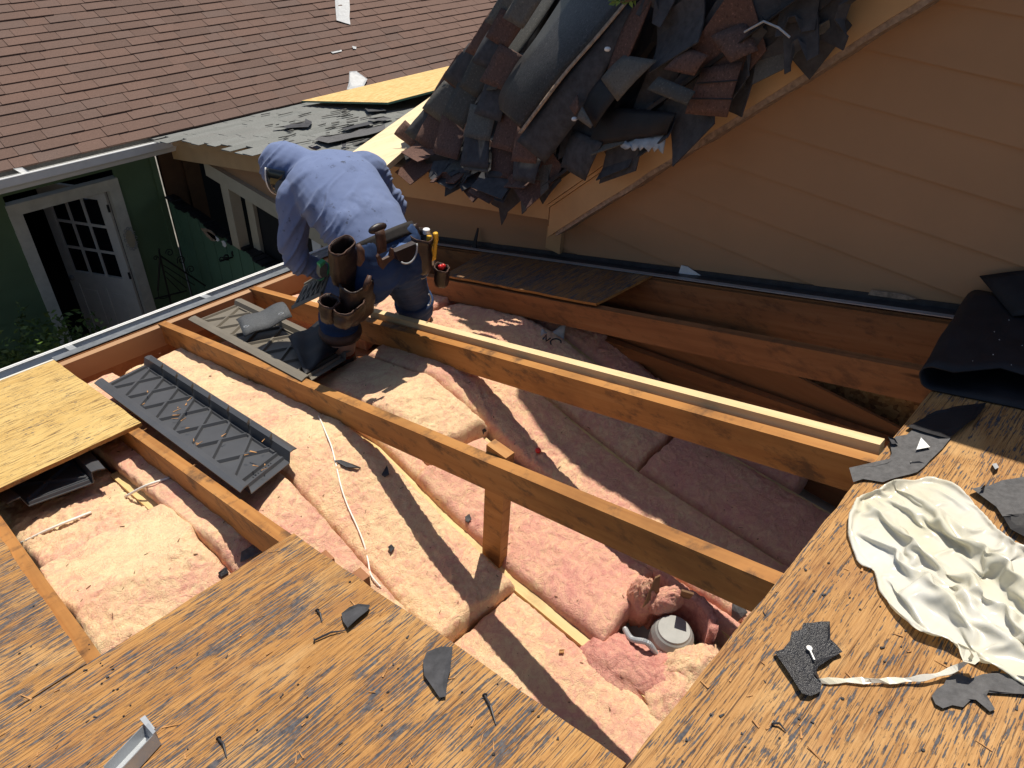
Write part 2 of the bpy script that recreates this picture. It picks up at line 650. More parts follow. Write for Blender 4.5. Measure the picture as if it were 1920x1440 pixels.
M['leather_tan'] = plain('worn_leather', (0.07, 0.035, 0.024), 0.6, 0.35, var=0.35, scale=22, bump=0.3)
M['belt_black'] = plain('black_webbing', (0.022, 0.019, 0.018), 0.75, 0.3, var=0.2, scale=60, bump=0.3)
M['skin'] = plain('skin', (0.40, 0.21, 0.13), 0.5, 0.4, var=0.08)
M['boot'] = plain('boot_leather', (0.03, 0.018, 0.013), 0.55, 0.4, var=0.3, scale=20, bump=0.3)
M['sock'] = plain('rust_sock', (0.22, 0.055, 0.025), 0.9, 0.1, var=0.2, scale=60, bump=0.3)
M['rubber'] = plain('black_rubber', (0.02, 0.02, 0.022), 0.5, 0.4)
M['steel'] = plain('bright_steel', (0.38, 0.38, 0.38), 0.45, 0.5, 0.8)
M['yellow'] = plain('yellow_grip', (0.72, 0.40, 0.03), 0.45, 0.45)
M['red'] = plain('red_plastic', (0.55, 0.02, 0.02), 0.3, 0.5)
M['glove_green'] = plain('green_glove_cuff', (0.12, 0.55, 0.22), 0.8, 0.2)
M['glove_gray'] = plain('grey_glove', (0.22, 0.22, 0.18), 0.85, 0.2, bump=0.3, scale=40)
M['wire'] = plain('white_cable', (0.78, 0.75, 0.68), 0.45, 0.4)
M['kraft'] = plain('kraft_paper', (0.20, 0.11, 0.055), 0.7, 0.3, var=0.25, scale=18, bump=0.2)
M['splinter'] = plain('wood_splinter', (0.42, 0.22, 0.09), 0.8, 0.2, var=0.4, scale=25)
M['scrap_white'] = plain('white_scrap', (0.75, 0.75, 0.74), 0.5, 0.4)
M['scrap_gray'] = plain('grey_scrap', (0.36, 0.37, 0.38), 0.5, 0.5, var=0.2, scale=30)


def glassy(name, col, trans=1.0, rough=0.05):
    t = NT(name, rough, 0.5)
    t.color(col)
    t.b.inputs['Transmission Weight'].default_value = trans
    return t.mat


M['glass'] = plain('dark_pane', (0.01, 0.012, 0.015), 0.05, 0.5)
M['bottle'] = glassy('clear_bottle', (0.85, 0.9, 0.95))


def cloth(name, a, b, rough=0.85, stains=True, dark=(0.04, 0.045, 0.06), sheen=0.1):
    t = NT(name, rough, 0.2)
    n = t.noise(t.vec(), 4.5, 4, 0.6)
    col = t.ramp(n, [(0.3, a), (0.7, b)])
    if stains:
        s = t.noise(t.vec(), 26, 5, 0.7)
        p = t.noise(t.vec(), 4.0, 3)
        col = t.mix(t.math('MULTIPLY', t.ramp(s, [(0.60, 0.0), (0.66, 0.8)]), t.ramp(p, [(0.48, 0.0), (0.6, 1.0)])), col, dark)
        q = t.noise(t.vec(), 7, 4, 0.6)
        col = t.mix(t.ramp(q, [(0.56, 0.0), (0.74, 0.5)]), col, tuple(c * 0.45 for c in a))
    t.color(col)
    t.b.inputs['Sheen Weight'].default_value = sheen
    t.bump(t.math('ADD', t.noise(t.vec(), 400, 2), t.math('MULTIPLY', t.noise(t.vec(), 30, 3), 0.6)), 0.15, 0.004)
    return t.mat


M['shirt'] = cloth('blue_work_shirt', (0.125, 0.165, 0.30), (0.155, 0.200, 0.345))
M['denim'] = cloth('blue_denim', (0.016, 0.033, 0.085), (0.032, 0.062, 0.145), dark=(0.01, 0.015, 0.03), sheen=0.0)
M['tshirt'] = cloth('light_blue_undershirt', (0.16, 0.27, 0.58), (0.2, 0.32, 0.62), stains=False)


def bag_mat():
    t = NT('white_poly_bag', 0.22, 0.5)
    n = t.noise(t.vec(), 5, 4, 0.6)
    t.color(t.ramp(n, [(0.35, (0.80, 0.77, 0.62)), (0.52, (0.85, 0.83, 0.74)), (0.68, (0.87, 0.87, 0.84))]))
    tr = t.n.new('ShaderNodeBsdfTranslucent')
    tr.inputs[0].default_value = (0.86, 0.83, 0.68, 1)
    mx = t.n.new('ShaderNodeMixShader')
    mx.inputs[0].default_value = 0.38
    t.bump(t.noise(t.vec(), 9, 3, 0.5, 1.0), 0.25, 0.02)
    out = t.n['Material Output']
    t.l.new(t.b.outputs[0], mx.inputs[1])
    t.l.new(tr.outputs[0], mx.inputs[2])
    t.l.new(mx.outputs[0], out.inputs[0])
    return t.mat


M['bag'] = bag_mat()


# ================================================================== SETTING
GZ = -4.2
mo('ground', [P(-6, -4, GZ), P(40, -4, GZ), P(40, 50, GZ), P(-6, 50, GZ)], [(0, 1, 2, 3)], M['ground_m'], kind='structure')

# ================================================================== the opened low roof
roof = thing('opened_roof', 'low sloped roof stripped open to orange rafters and joists over pink insulation', 'roof', P(0.5, 1.6, GZ))
ORG[roof.name] = P(0.5, 1.6, GZ)


def rough_prism(poly, n0, n1, jit=0.0022, step=0.05, seed=1):
    """panel outline in roof (x, v) with splintered edges"""
    r = random.Random(seed)
    out = []
    for i, p in enumerate(poly):
        q = poly[(i + 1) % len(poly)]
        L = math.hypot(q[0] - p[0], q[1] - p[1])
        k = max(1, int(L / step))
        for j in range(k):
            t = j / k
            dx = r.uniform(-jit, jit) if j else 0
            dv = r.uniform(-jit, jit) if j else 0
            out.append((p[0] + (q[0] - p[0]) * t + dx, p[1] + (q[1] - p[1]) * t + dv))
    return [pw(RP(x, v, n0)) for x, v in out], [pw(RP(x, v, n1)) for x, v in out]


def panel(poly, mat, n0=-0.0093, n1=0.0, seed=1, label=None, jit=0.0022, edge=None):
    b, t = rough_prism(poly, n0, n1, jit, seed=seed)
    mb = MB().prism(b[::-1] if False else b, t, 0, 1)
    return mb.build('deck_panel', None, roof, mats=[mat, edge or M['rafter']], label=label)


panel([(-1.3, 0.187), (0.512, 0.187), (0.512, 1.137), (-1.3, 1.137)], M['deck'], seed=2)
panel([(-1.3, -0.24), (2.235, -0.24), (2.235, 0.184), (-1.3, 0.184)], M['deck_r'], seed=3)
panel([(-1.3, -1.3), (2.235, -1.3), (2.235, -0.243), (-1.3, -0.243)], M['deck_r'], seed=4)
panel([(-1.3, 1.141), (0.043, 1.141), (0.043, 2.118), (-1.3, 2.118)], M['deck'], seed=5)
panel([(-1.3, 2.122), (0.524, 2.122), (0.536, 3.126), (-1.3, 3.126)], M['ply_new'], -0.0095, 0.003, 6,
      'paler yellow plywood panel by the gutter', 0.0016)
panel([(1.895, 1.33), (2.22, 1.30), (2.22, 2.24), (1.90, 2.18)], M['deck_dark'], -0.0005, 0.009, 7,
      'dark felt streaked plywood strip against the wall', 0.003)

# rafters
RT, RD = -0.0098, -0.1065


def rafter(x0, x1, v0, v1, mat='rafter', d0=RT, d1=RD):
    mb = MB()
    n = 14
    # long box with slightly uneven top arrises
    rr = random.Random(int(x0 * 1000))
    rings = []
    for i in range(n + 1):
        v = v0 + (v1 - v0) * i / n
        j = [rr.uniform(-.0012, .0012) for _ in range(4)]
        rings.append([RP(x0 + j[0], v, d1), RP(x1 + j[1], v, d1), RP(x1 + j[2], v, d0), RP(x0 + j[3], v, d0)])
    vs = [pw(p) for r_ in rings for p in r_]
    fs = [(0, 1, 2, 3), tuple(n * 4 + k for k in (3, 2, 1, 0))]
    for i in range(n):
        for k in range(4):
            k2 = (k + 1) % 4
            fs.append((i * 4 + k, (i + 1) * 4 + k, (i + 1) * 4 + k2, i * 4 + k2))
    return mo('rafter', vs, fs, M[mat], roof)


rafter(0.040, 0.071, -1.2, 3.115)
rafter(0.478, 0.512, -1.2, 3.115)
rafter(0.972, 1.006, -1.2, 3.115)
rafter(1.428, 1.461, -1.2, 3.115)
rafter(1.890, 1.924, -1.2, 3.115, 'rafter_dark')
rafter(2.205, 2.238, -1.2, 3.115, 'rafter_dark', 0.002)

mb = MB(); rbox(mb, 1.474, 1.503, 0.192, 2.16, -0.055, 0.010)
mb.build('stud', M['pine'], label='new pale stud standing on edge along the rafter between the worker legs', cat='stud')

# rim board, fascia, gutter
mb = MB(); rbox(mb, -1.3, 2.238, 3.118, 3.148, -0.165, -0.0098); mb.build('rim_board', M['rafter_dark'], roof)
mb = MB(); rbox(mb, -1.3, 2.26, 3.150, 3.168, -0.15, -0.003); mb.build('fascia', M['white_dirty'], roof)
# drip edge
mb = MB(); rbox(mb, 0.54, 2.25, 3.122, 3.186, -0.0028, -0.0012)
rbox(mb, 0.54, 2.25, 3.186, 3.1885, -0.03, -0.0012)
mb.build('drip_edge', M['flash_gray'], roof)
# K style gutter swept along the eave
prof = [(3.172, -0.02), (3.172, -0.115), (3.245, -0.118), (3.275, -0.085), (3.298, -0.062), (3.306, -0.014), (3.298, -0.006), (3.291, -0.011)]
mb = MB()
inner = [(v - 0.003 * (1 if v > 3.2 else -1), n + 0.003) for v, n in prof]
ring = prof + inner[::-1]
ra = [pw(RP(-1.3, v, n)) for v, n in ring]
rb = [pw(RP(2.25, v, n)) for v, n in ring]
k = len(ring)
mb.add(ra + rb, [(i, (i + 1) % k, k + (i + 1) % k, k + i) for i in range(k)])
gut = mb.build('gutter', M['alu_white'], roof)
mb = MB().tube([pw(RP(-1.3, 3.296, -0.007)), pw(RP(2.25, 3.296, -0.007))], 0.0085, 8)
mb.build('gutter_lip', M['alu_white'], gut)
mb = MB()
for i in range(260):
    x = rng.uniform(-.2, 2.2); v = rng.uniform(3.18, 3.27); s = rng.uniform(.004, .013)
    c = Vector(RP(x, v, -0.112 + rng.uniform(0, .01)))
    mb.add([pw(c + Vector((rng.uniform(-s, s), rng.uniform(-s, s), rng.uniform(0, s)))) for _ in range(4)], [(0, 1, 2), (0, 2, 3), (0, 3, 1), (1, 3, 2)])
mb.build('gutter_litter', M['felt_black'], roof, kind='stuff')
mb = MB(); rbox(mb, -1.3, 2.24, 3.176, 3.287, -0.112, -0.072); mb.build('gutter_silt', M['felt_black'], roof)
# gutter straps
for x in (0.62, 1.25, 1.85):
    mb = MB(); rbox(mb, x, x + 0.03, 3.172, 3.296, -0.012, -0.009); mb.build('gutter_strap', M['alu'], roof)

# flashing along the tan wall
mb = MB(); rbox(mb, 2.205, 2.262, 0.21, 3.2, 0.0105, 0.0125)
rbox(mb, 2.2585, 2.262, 0.21, 3.2, 0.0125, 0.030)
mb.build('wall_flashing', M['steel_dark'], roof)
mb = MB(); rbox(mb, 2.192, 2.212, 0.22, 3.2, 0.0130, 0.0160); mb.build('flashing_edge', M['alu'], roof)

# joists, ceiling
for x in (0.40, 0.70, 1.005, 1.315, 1.62, 1.925):
    mb = MB()
    n = 10
    vs, fs = [], []
    ys = [-1.0 + 3.05 * i / n for i in range(n + 1)]
    for y in ys:
        zt = float(ins_z(y)) - 0.012
        for (xx, z) in ((x - .015, -1.9), (x + .015, -1.9), (x + .015, max(zt, -1.895)), (x - .015, max(zt, -1.895))):
            vs.append(P(xx, y, z))
    fs = [(0, 1, 2, 3), tuple(n * 4 + q for q in (3, 2, 1, 0))]
    for i in range(n):
        for q in range(4):
            q2 = (q + 1) % 4
            fs.append((i * 4 + q, (i + 1) * 4 + q, (i + 1) * 4 + q2, i * 4 + q2))
    mo('joist', vs, fs, M['joist'], roof)
mb = MB(); wbox(mb, -1.3, 2.24, -1.2, 2.05, -1.925, -1.903); mb.build('ceiling_board', M['white_dirty'], roof)
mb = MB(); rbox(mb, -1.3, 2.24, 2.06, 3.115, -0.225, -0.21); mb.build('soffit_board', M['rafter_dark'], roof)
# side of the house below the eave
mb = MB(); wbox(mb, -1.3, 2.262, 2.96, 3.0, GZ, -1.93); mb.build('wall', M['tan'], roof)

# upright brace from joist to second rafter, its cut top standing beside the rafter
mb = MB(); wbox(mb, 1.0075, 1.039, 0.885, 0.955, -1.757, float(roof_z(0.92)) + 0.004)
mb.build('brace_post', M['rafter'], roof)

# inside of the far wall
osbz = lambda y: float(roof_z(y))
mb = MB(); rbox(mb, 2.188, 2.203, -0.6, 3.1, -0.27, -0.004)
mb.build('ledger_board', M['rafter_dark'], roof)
pl = [(-0.6, -1.9), (2.0, -1.9), (2.0, float(roof_z(2.0)) - .2), (-0.6, float(roof_z(-0.6)) - .2)]
MB().prism([P(2.196, y, z) for y, z in pl], [P(2.182, y, z) for y, z in pl]).build('wall_panel', M['osb_old'], roof)
a = on_x(1415, 662, 2.10); b = on_x(1700, 805, 2.10); c = on_x(1085, 600, 2.10)
pl = [(a[1], a[2]), (b[1], b[2]), (b[1] - 0.5, b[2] - 0.35), (b[1] - .5, -1.86), (1.78, -1.86), (1.78, c[2] - 0.02), (a[1] + .05, a[2] + 0.03)]
MB().prism([P(2.10, y, z) for y, z in pl], [P(2.088, y, z) for y, z in pl]).build('inside_panel', M['ply_in'], roof, label='brown plywood panel with a slanting upper edge')
a = on_x(1085, 612, 2.07); b = on_x(1690, 825, 2.07)
dz = Vector((0, b[1] - a[1], b[2] - a[2]))
A0 = Vector(a) - dz * 0.05; B0 = Vector(a) + dz * 1.35
dn = Vector((0, 0, -0.045))
c8 = [A0 + dn, B0 + dn, B0 + dn + Vector((-.03, 0, 0)), A0 + dn + Vector((-.03, 0, 0)), A0, B0, B0 + Vector((-.03, 0, 0)), A0 + Vector((-.03, 0, 0))]
MB().hexa([pw(q) for q in c8]).build('slanting_board', M['rafter_dark'], roof)

# ================================================================== tan gabled house on the right
XW = 2.27
tan = thing('tan_house', 'tan clapboard house wall rising to a steep gable beside the opened roof', 'house', P(XW, 1.5, GZ))
RK = lambda y: -1.325 + 0.97 * (1.74 - y)           # underside of steep rake trim on the wall
LW = lambda y: -1.275 - 0.235 * (y - 1.74)          # low porch slope
EXPO = 0.1435
z0 = -0.6335 - EXPO * 9
wallR = [(1.74, -1.45 - 0.05), (1.74, RK(1.74)), (-1.2, RK(-1.2)), (-1.2, float(roof_z(-1.2)) - .12), (1.74, float(roof_z(1.74)) - 0.12)]
wallR = [(1.74, float(roof_z(1.74)) - 0.10), (1.74, RK(1.74)), (-1.2, RK(-1.2)), (-1.2, float(roof_z(-1.2)) - .10)]
wallL = [(3.25, float(roof_z(3.25)) - 0.3), (3.25, LW(3.25)), (1.745, LW(1.745)), (1.745, float(roof_z(1.745)) - 0.1)]
gabL = [(5.2, -2.11), (5.2, LW(5.2)), (3.254, LW(3.254)), (3.254, -2.11)]
for poly in (wallR, wallL, gabL):
    for i in range(40):
        za, zb = z0 + EXPO * (i - 6), z0 + EXPO * (i - 5)
        q = clip_poly(clip_poly(poly, 0, 1, zb + 0.012), 0, -1, -za)
        if len(q) < 3:
            continue
        lap = lambda z: 0.0095 - 0.0105 * (z - za) / EXPO
        front = [P(XW - lap(z) - 0.0005, y, z) for y, z in q]
        back = [P(XW + 0.012 - lap(z) * 0.5, y, z) for y, z in q]
        MB().prism(back, front).build('siding_board', M['tan'], tan)


def yz_strip(line, y0, y1, zo0, zo1, x0, x1, name, mat, parent, label=None, step=0.12, jit=0.0, seed=0):
    rr = random.Random(seed)
    n = max(1, int(abs(y1 - y0) / step))
    vs, fs = [], []
    for i in range(n + 1):
        y = y0 + (y1 - y0) * i / n
        z = line(y)
        j = rr.uniform(-jit, jit)
        vs += [P(x0, y, z + zo0 + j), P(x1, y, z + zo0 + j), P(x1, y, z + zo1), P(x0, y, z + zo1)]
    fs = [(0, 1, 2, 3), tuple(n * 4 + q for q in (3, 2, 1, 0))]
    for i in range(n):
        for q in range(4):
            q2 = (q + 1) % 4
            fs.append((i * 4 + q, i * 4 + q2, (i + 1) * 4 + q2, (i + 1) * 4 + q))
    return mo(name, vs, fs, mat, parent, label=label)


# rake trim: frieze with peeled lower edge, two stepped bands and crown
XR = 2.12
yz_strip(RK, 1.735, -1.2, -0.085, 0.045, XR + .03, XW - .004, 'frieze_board', M['cream'], tan, step=.06, jit=.003, seed=3)
fr = yz_strip(RK, 1.70, -1.2, -0.108, -0.083, XR + .036, XW - .006, 'peeled_edge', M['bare'], tan, 'bare wood where the paint has peeled off the rake', step=.05, jit=.004, seed=5)
yz_strip(RK, 1.735, -1.2, 0.047, 0.062, XR + .012, XW, 'rake_bead', M['cream'], tan)
yz_strip(RK, 1.735, -1.2, 0.064, 0.130, XR, XW, 'rake_crown', M['cream'], tan)
yz_strip(LW, 5.27, 1.74, -0.055, 0.055, XR + .03, XW - .004, 'fascia_board', M['cream'], tan, step=.2)
yz_strip(LW, 5.27, 1.74, 0.057, 0.105, XR, XW, 'fascia_crown', M['cream'], tan, step=.2)
# corner board where the two slopes meet
mb = MB(); wbox(mb, XW - 0.03, XW - 0.009, 1.735, 1.815, float(roof_z(1.75)) + 0.035, RK(1.74) - 0.09)
mb.build('corner_board', M['cream'], tan)
# steep roof slab
vs = []
for x in (XR - .07, 9.0):
    for o in (0.131, 0.146):
        for y in (1.74, -1.2):
            vs.append(P(x, y, RK(y) + o))
MB().add(vs, [(0, 1, 3, 2), (4, 6, 7, 5), (0, 4, 5, 1), (2, 3, 7, 6), (0, 2, 6, 4), (1, 5, 7, 3)]).build('steep_roof', M['felt_black'], tan)
# low roof slab (porch) with grey shingles
lowz = lambda y: LW(y) + 0.106
vs = []
for x in (XR - .012, 9.0):
    for o in (0.0, 0.012):
        for y in (5.31, 1.741):
            vs.append(P(x, y, lowz(y) + o))
lowroof = MB().add(vs, [(0, 1, 3, 2), (4, 6, 7, 5), (0, 4, 5, 1), (2, 3, 7, 6), (0, 2, 6, 4), (1, 5, 7, 3)]).build('porch_roof', M['shingle_back'], tan)

# shared unit slab for shingles, thick at the butt edge
def unit_shingle(name, mat):
    vs = [(0, 0, 0), (1, 0, 0), (1, 1, 0), (0, 1, 0), (0, 0, 1), (1, 0, 1), (1, 1, 0.25), (0, 1, 0.25)]
    me = bpy.data.meshes.new(name)
    me.from_pydata([Vector(v) for v in vs], [], [(3, 2, 1, 0), (4, 5, 6, 7), (0, 1, 5, 4), (1, 2, 6, 5), (2, 3, 7, 6), (3, 0, 4, 7)])
    me.materials.append(mat)
    return me


def place_piece(me, name, origin, ex, ey, ez, parent):
    o = bpy.data.objects.new(name, me)
    C.objects.link(o)
    o.parent = parent
    m = Matrix(((ex.x, ey.x, ez.x, 0), (ex.y, ey.y, ez.y, 0), (ex.z, ey.z, ez.z, 0), (0, 0, 0, 1)))
    m.translation = Vector(origin) - ORG[parent.name]
    o.matrix_local = m
    return o


def px_of(p):
    q = R.T @ np.array([p[0], p[1], p[2]])
    if q[2] <= 0.01:
        return None
    return 960 + F * q[0] / q[2], 720 + F * q[1] / q[2]


def shingle_field(me, name, parent, line, y_eave, ydir, pitch_cos, expo, x0, x1, wmin, wmax, thick, seed, courses, mat, keep, limit=300):
    """courses along x; line(y) gives the roof surface"""
    rr = random.Random(seed)
    rows = []
    for k in range(courses):
        ya = y_eave + ydir * expo * pitch_cos * k
        yb = ya + ydir * expo * pitch_cos * 1.12
        x = x0 + rr.uniform(-.15, 0)
        while x < x1:
            w = rr.uniform(wmin, wmax)
            rows.append((k, x, w, ya, yb, rr.uniform(0.8, 1.3), rr.uniform(-.006, .006)))
            x += w
    scored = []
    for r_ in rows:
        c = (r_[1] + r_[2] / 2, (r_[3] + r_[4]) / 2, line((r_[3] + r_[4]) / 2))
        q = px_of(c)
        vis = q is not None and -60 < q[0] < 1980 and -40 < q[1] < 1480 and keep(q)
        scored.append((not vis, math.dist(c, (0, 0, 0)), r_))
    scored.sort(key=lambda s: (s[0], s[1]))
    rest = MB()
    for i, (nv, dd, (k, x, w, ya, yb, tk, sk)) in enumerate(scored):
        a = P(x + 0.0015, ya + sk * .5, line(ya) + 0.002)
        ex = P(x + w - 0.0015, ya, line(ya) + 0.002) - P(x + 0.0015, ya, line(ya) + 0.002)
        ey = P(x, yb, line(yb) + 0.001) - P(x, ya, line(ya) + 0.001)
        ez = ex.cross(ey).normalized() * (1 if ydir > 0 else -1)
        ez = ez * (thick * tk * HS)
        if not nv and i < limit:
            place_piece(me, name, a, ex, ey, ez, parent)
        else:
            rest.hexa([a, a + ex, a + ex + ey, a + ey, a + ez, a + ex + ez, a + ex + ey + ez * .25, a + ey + ez * .25])
    if rest.v:
        rest.build(name, mat, parent, kind='stuff')


# grey three tab shingles of the porch roof
gsh = unit_shingle('grey_shingle', M['shingle_gray'])
shingle_field(gsh, 'grey_shingle', lowroof, lambda y: lowz(y) + 0.0125, 5.30, -1, 0.973, 0.1, XR - 0.02, 4.6, 0.22, 0.225, 0.007, 11, 26,
              M['shingle_gray'], lambda q: q[0] < 900 and q[1] < 330, 300)

# porch front under the low roof: beam, post, window frame, half wall of green boards
mb = MB(); wbox(mb, XW - .035, XW + .03, 3.0, 4.985, -2.215, -2.112); mb.build('porch_beam', M['cream_gray'], tan)
mb = MB(); wbox(mb, XW - .03, XW + .05, 4.70, 4.805, -2.70, -2.217); mb.build('porch_post', M['cream_gray'], tan)
mb = MB(); wbox(mb, XW + .06, XW + .085, 4.56, 4.66, -2.72, -2.2); mb.build('screen_frame', M['cream_gray'], tan)
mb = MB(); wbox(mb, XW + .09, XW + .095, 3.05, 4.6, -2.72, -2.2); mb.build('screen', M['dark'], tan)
mb = MB(); wbox(mb, XW - .02, XW + .04, 3.62, 3.72, -2.70, -2.217); mb.build('porch_post', M['white'], tan)
bw = 0.098
i = 0
y = 3.02
while y < 5.86:
    mb = MB(); wbox(mb, XW - .004 + (i % 2) * .003, XW + .012, y + .0022, y + bw - .0022, GZ, -2.702)
    mb.build('wall_board', M['green_d'], tan)
    y += bw; i += 1
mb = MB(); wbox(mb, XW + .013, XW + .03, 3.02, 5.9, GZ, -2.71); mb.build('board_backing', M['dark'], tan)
mb = MB()
n = 40
for i in range(n):
    y0_ = 3.02 + 2.86 * i / n
    w = rng.uniform(.012, .05)
    wbox(mb, XW - w, XW + .06, y0_, y0_ + 2.86 / n * rng.uniform(.7, 1.0), -2.70, -2.70 + rng.uniform(.006, .022))
mb.build('wall_cap', M['felt_black'], tan, label='rotten dark cap along the top of the green half wall')
q = on_x(400, 438, XW - .03)
for (dy, wz, hh) in ((0.0, .15, .06), (-.05, .10, .03), (-.2, .04, .03)):
    pl = [(q[1] + dy + rng.uniform(-.5, .5) * wz * .4 + wz * math.cos(t) * rng.uniform(.6, 1), q[2] + hh * math.sin(t) * rng.uniform(.6, 1)) for t in [k * math.pi / 4 for k in range(8)]]
    MB().prism([P(XW - .052, yy, zz) for yy, zz in pl], [P(XW - .058, yy, zz) for yy, zz in pl]).build('bare_patch', M['scrap_white'] if dy else M['bare'], tan)
# inside of the porch
mb = MB(); wbox(mb, XW + .03, 6.0, 5.93, 5.97, GZ, -2.02); mb.build('porch_wall', M['brown_in'], tan)
mb = MB(); wbox(mb, 5.96, 6.0, 1.8, 5.93, GZ, -2.0); mb.build('porch_wall', M['brown_in'], tan)
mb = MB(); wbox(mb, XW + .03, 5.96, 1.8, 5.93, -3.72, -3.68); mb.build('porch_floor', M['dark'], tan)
a = on_y(345, 320, 5.92); b = on_y(372, 310, 5.92)
mb = MB(); wbox(mb, a[0], b[0], 5.90, 5.928, -3.68, -2.13); mb.build('door_trim', M['brown_in'], tan)
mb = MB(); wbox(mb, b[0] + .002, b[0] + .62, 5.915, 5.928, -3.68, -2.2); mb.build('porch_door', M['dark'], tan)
mb = MB(); wbox(mb, a[0], b[0] + .72, 5.902, 5.927, -2.128, -2.06); mb.build('door_trim', M['brown_in'], tan)

# ================================================================== green house across the yard
YG = 5.93
gh = thing('green_house', 'green clapboard house with brown shingled roof across the yard', 'house', P(1.0, YG, GZ))
jl, jr = on_y(7, 384, YG), on_y(217, 332, YG)
xl, xr = jl[0], jr[0]
ztop = (jl[2] + jr[2]) / 2
tw = 0.085
print('door', xl, xr, ztop)
xo0, xo1, zo = xl + tw, xr - tw, ztop - tw
EX = 0.135
n = 17
for i in range(n):
    za = GZ + 0.06 + EX * i
    zb = za + EX + .008
    if za > -1.98:
        break
    segs = [(-1.5, XW - .01)] if za > ztop else [(-1.5, xl + .01), (xr - .01, XW - .01)]
    for (sa, sb) in segs:
        c = [P(sa, YG - .014, za), P(sb, YG - .014, za), P(sb, YG + .012, za), P(sa, YG + .012, za),
             P(sa, YG - .002, zb), P(sb, YG - .002, zb), P(sb, YG + .012, zb), P(sa, YG + .012, zb)]
        MB().hexa(c).build('siding_board', M['green'], gh)
mb = MB(); wbox(mb, XW - .05, XW - .006, YG - .03, YG - .003, GZ, -2.0); mb.build('corner_board', M['green'], gh)
df = MB()
wbox(df, xl, xo0, YG - .03, YG + .04, GZ + .12, ztop)
wbox(df, xo1, xr, YG - .03, YG + .04, GZ + .12, ztop)
wbox(df, xo0, xo1, YG - .03, YG + .04, zo, ztop)
wbox(df, xo0 - .01, xo1 + .01, YG - .05, YG + .04, GZ + .09, GZ + .12)
dfo = df.build('door_frame', M['white_dirty'], gh)
# room behind
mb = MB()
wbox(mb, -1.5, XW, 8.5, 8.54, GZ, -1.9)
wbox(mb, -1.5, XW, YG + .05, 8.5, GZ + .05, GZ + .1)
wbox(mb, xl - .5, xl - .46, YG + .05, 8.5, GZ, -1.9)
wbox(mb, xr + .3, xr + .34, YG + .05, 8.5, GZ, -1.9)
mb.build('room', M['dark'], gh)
# open door leaf: hinge at the right jamb, swung into the room
ang = math.radians(58)
hd = Vector((-math.cos(ang), math.sin(ang), 0))
hn = Vector((math.sin(ang), math.cos(ang), 0))
LW_ = (xo1 - xo0) * 0.98
H0 = Vector((xo1 - .012, YG + .045, 0))
dz0, dz1 = GZ + .13, zo - .012


def leafbox(u0, u1, z0_, z1_, t0=-.013, t1=.013):
    c = []
    for z in (z0_, z1_):
        for (u, t) in ((u0, t0), (u1, t0), (u1, t1), (u0, t1)):
            q_ = H0 + hd * (u * LW_) + hn * t
            c.append(P(q_.x, q_.y, z))
    return c


hgt = dz1 - dz0
mid = dz0 + hgt * 0.43
mb = MB()
mb.hexa(leafbox(0, .13, dz0, dz1)); mb.hexa(leafbox(.87, 1, dz0, dz1))
mb.hexa(leafbox(.13, .87, dz1 - .09, dz1)); mb.hexa(leafbox(.13, .87, dz0, dz0 + .14)); mb.hexa(leafbox(.13, .87, mid - .06, mid + .06))
mb.hexa(leafbox(.45, .55, dz0 + .14, mid - .06))
mb.hexa(leafbox(.13, .45, dz0 + .14, mid - .06, -.006, .006)); mb.hexa(leafbox(.55, .87, dz0 + .14, mid - .06, -.006, .006))
mb.hexa(leafbox(.2, .38, dz0 + .19, mid - .11, -.011, .011)); mb.hexa(leafbox(.62, .80, dz0 + .19, mid - .11, -.011, .011))
door = mb.build('door', M['white'], gh)
zb_, zt_ = mid + .06, dz1 - .09
for k in (1, 2):
    u = .13 + .74 * k / 3
    MB().hexa(leafbox(u - .02, u + .02, zb_, zt_, -.010, .010)).build('muntin', M['white'], door)
for k in (1, 2):
    z = zb_ + (zt_ - zb_) * k / 3
    MB().hexa(leafbox(.13, .87, z - .012, z + .012, -.0085, .0085)).build('muntin', M['white'], door)
for i in range(3):
    for j in range(3):
        u0, u1 = .13 + .74 * i / 3 + .02, .13 + .74 * (i + 1) / 3 - .02
        za, zb2 = zb_ + (zt_ - zb_) * j / 3 + .012, zb_ + (zt_ - zb_) * (j + 1) / 3 - .012
        MB().hexa(leafbox(u0, u1, za, zb2, -.003, .003)).build('pane', M['glass'], door)
for z in (dz0 + .15, dz0 + hgt * .5, dz1 - .15):
    q_ = H0 + hn * -.016
    MB().tube([P(q_.x, q_.y, z - .03), P(q_.x, q_.y, z + .03)], .012, 8).build('hinge', M['iron'], door)
kq = H0 + hd * (LW_ * .93) + hn * -.03
MB().ball(P(kq.x, kq.y, mid), .03).build('handle', M['steel'], door, smooth=True)

# brown roof: courses of shingles, one object each
PG = math.radians(19)
YE, ZE = 5.24, -1.968
bz = lambda y: ZE + math.tan(PG) * (y - YE)
XE = 8.2
vs = []
for x in (-1.0, XE):
    for o in (-0.03, 0.0):
        for y in (YE + .01, YE + 3.4):
            vs.append(P(x, y, bz(y) + o))
broof = MB().add(vs, [(0, 1, 3, 2), (4, 6, 7, 5), (0, 4, 5, 1), (2, 3, 7, 6), (0, 2, 6, 4), (1, 5, 7, 3)]).build('roof', M['shingle_back'], gh)
bsh = unit_shingle('shingle', M['shingle'])
shingle_field(bsh, 'shingle', broof, lambda y: bz(y) + 0.001, YE, 1, math.cos(PG), 0.103, -0.2, XE - .02, 0.12, 0.27, 0.0105, 21, 31, M['shingle'],
              lambda q: q[0] < 960, 300)
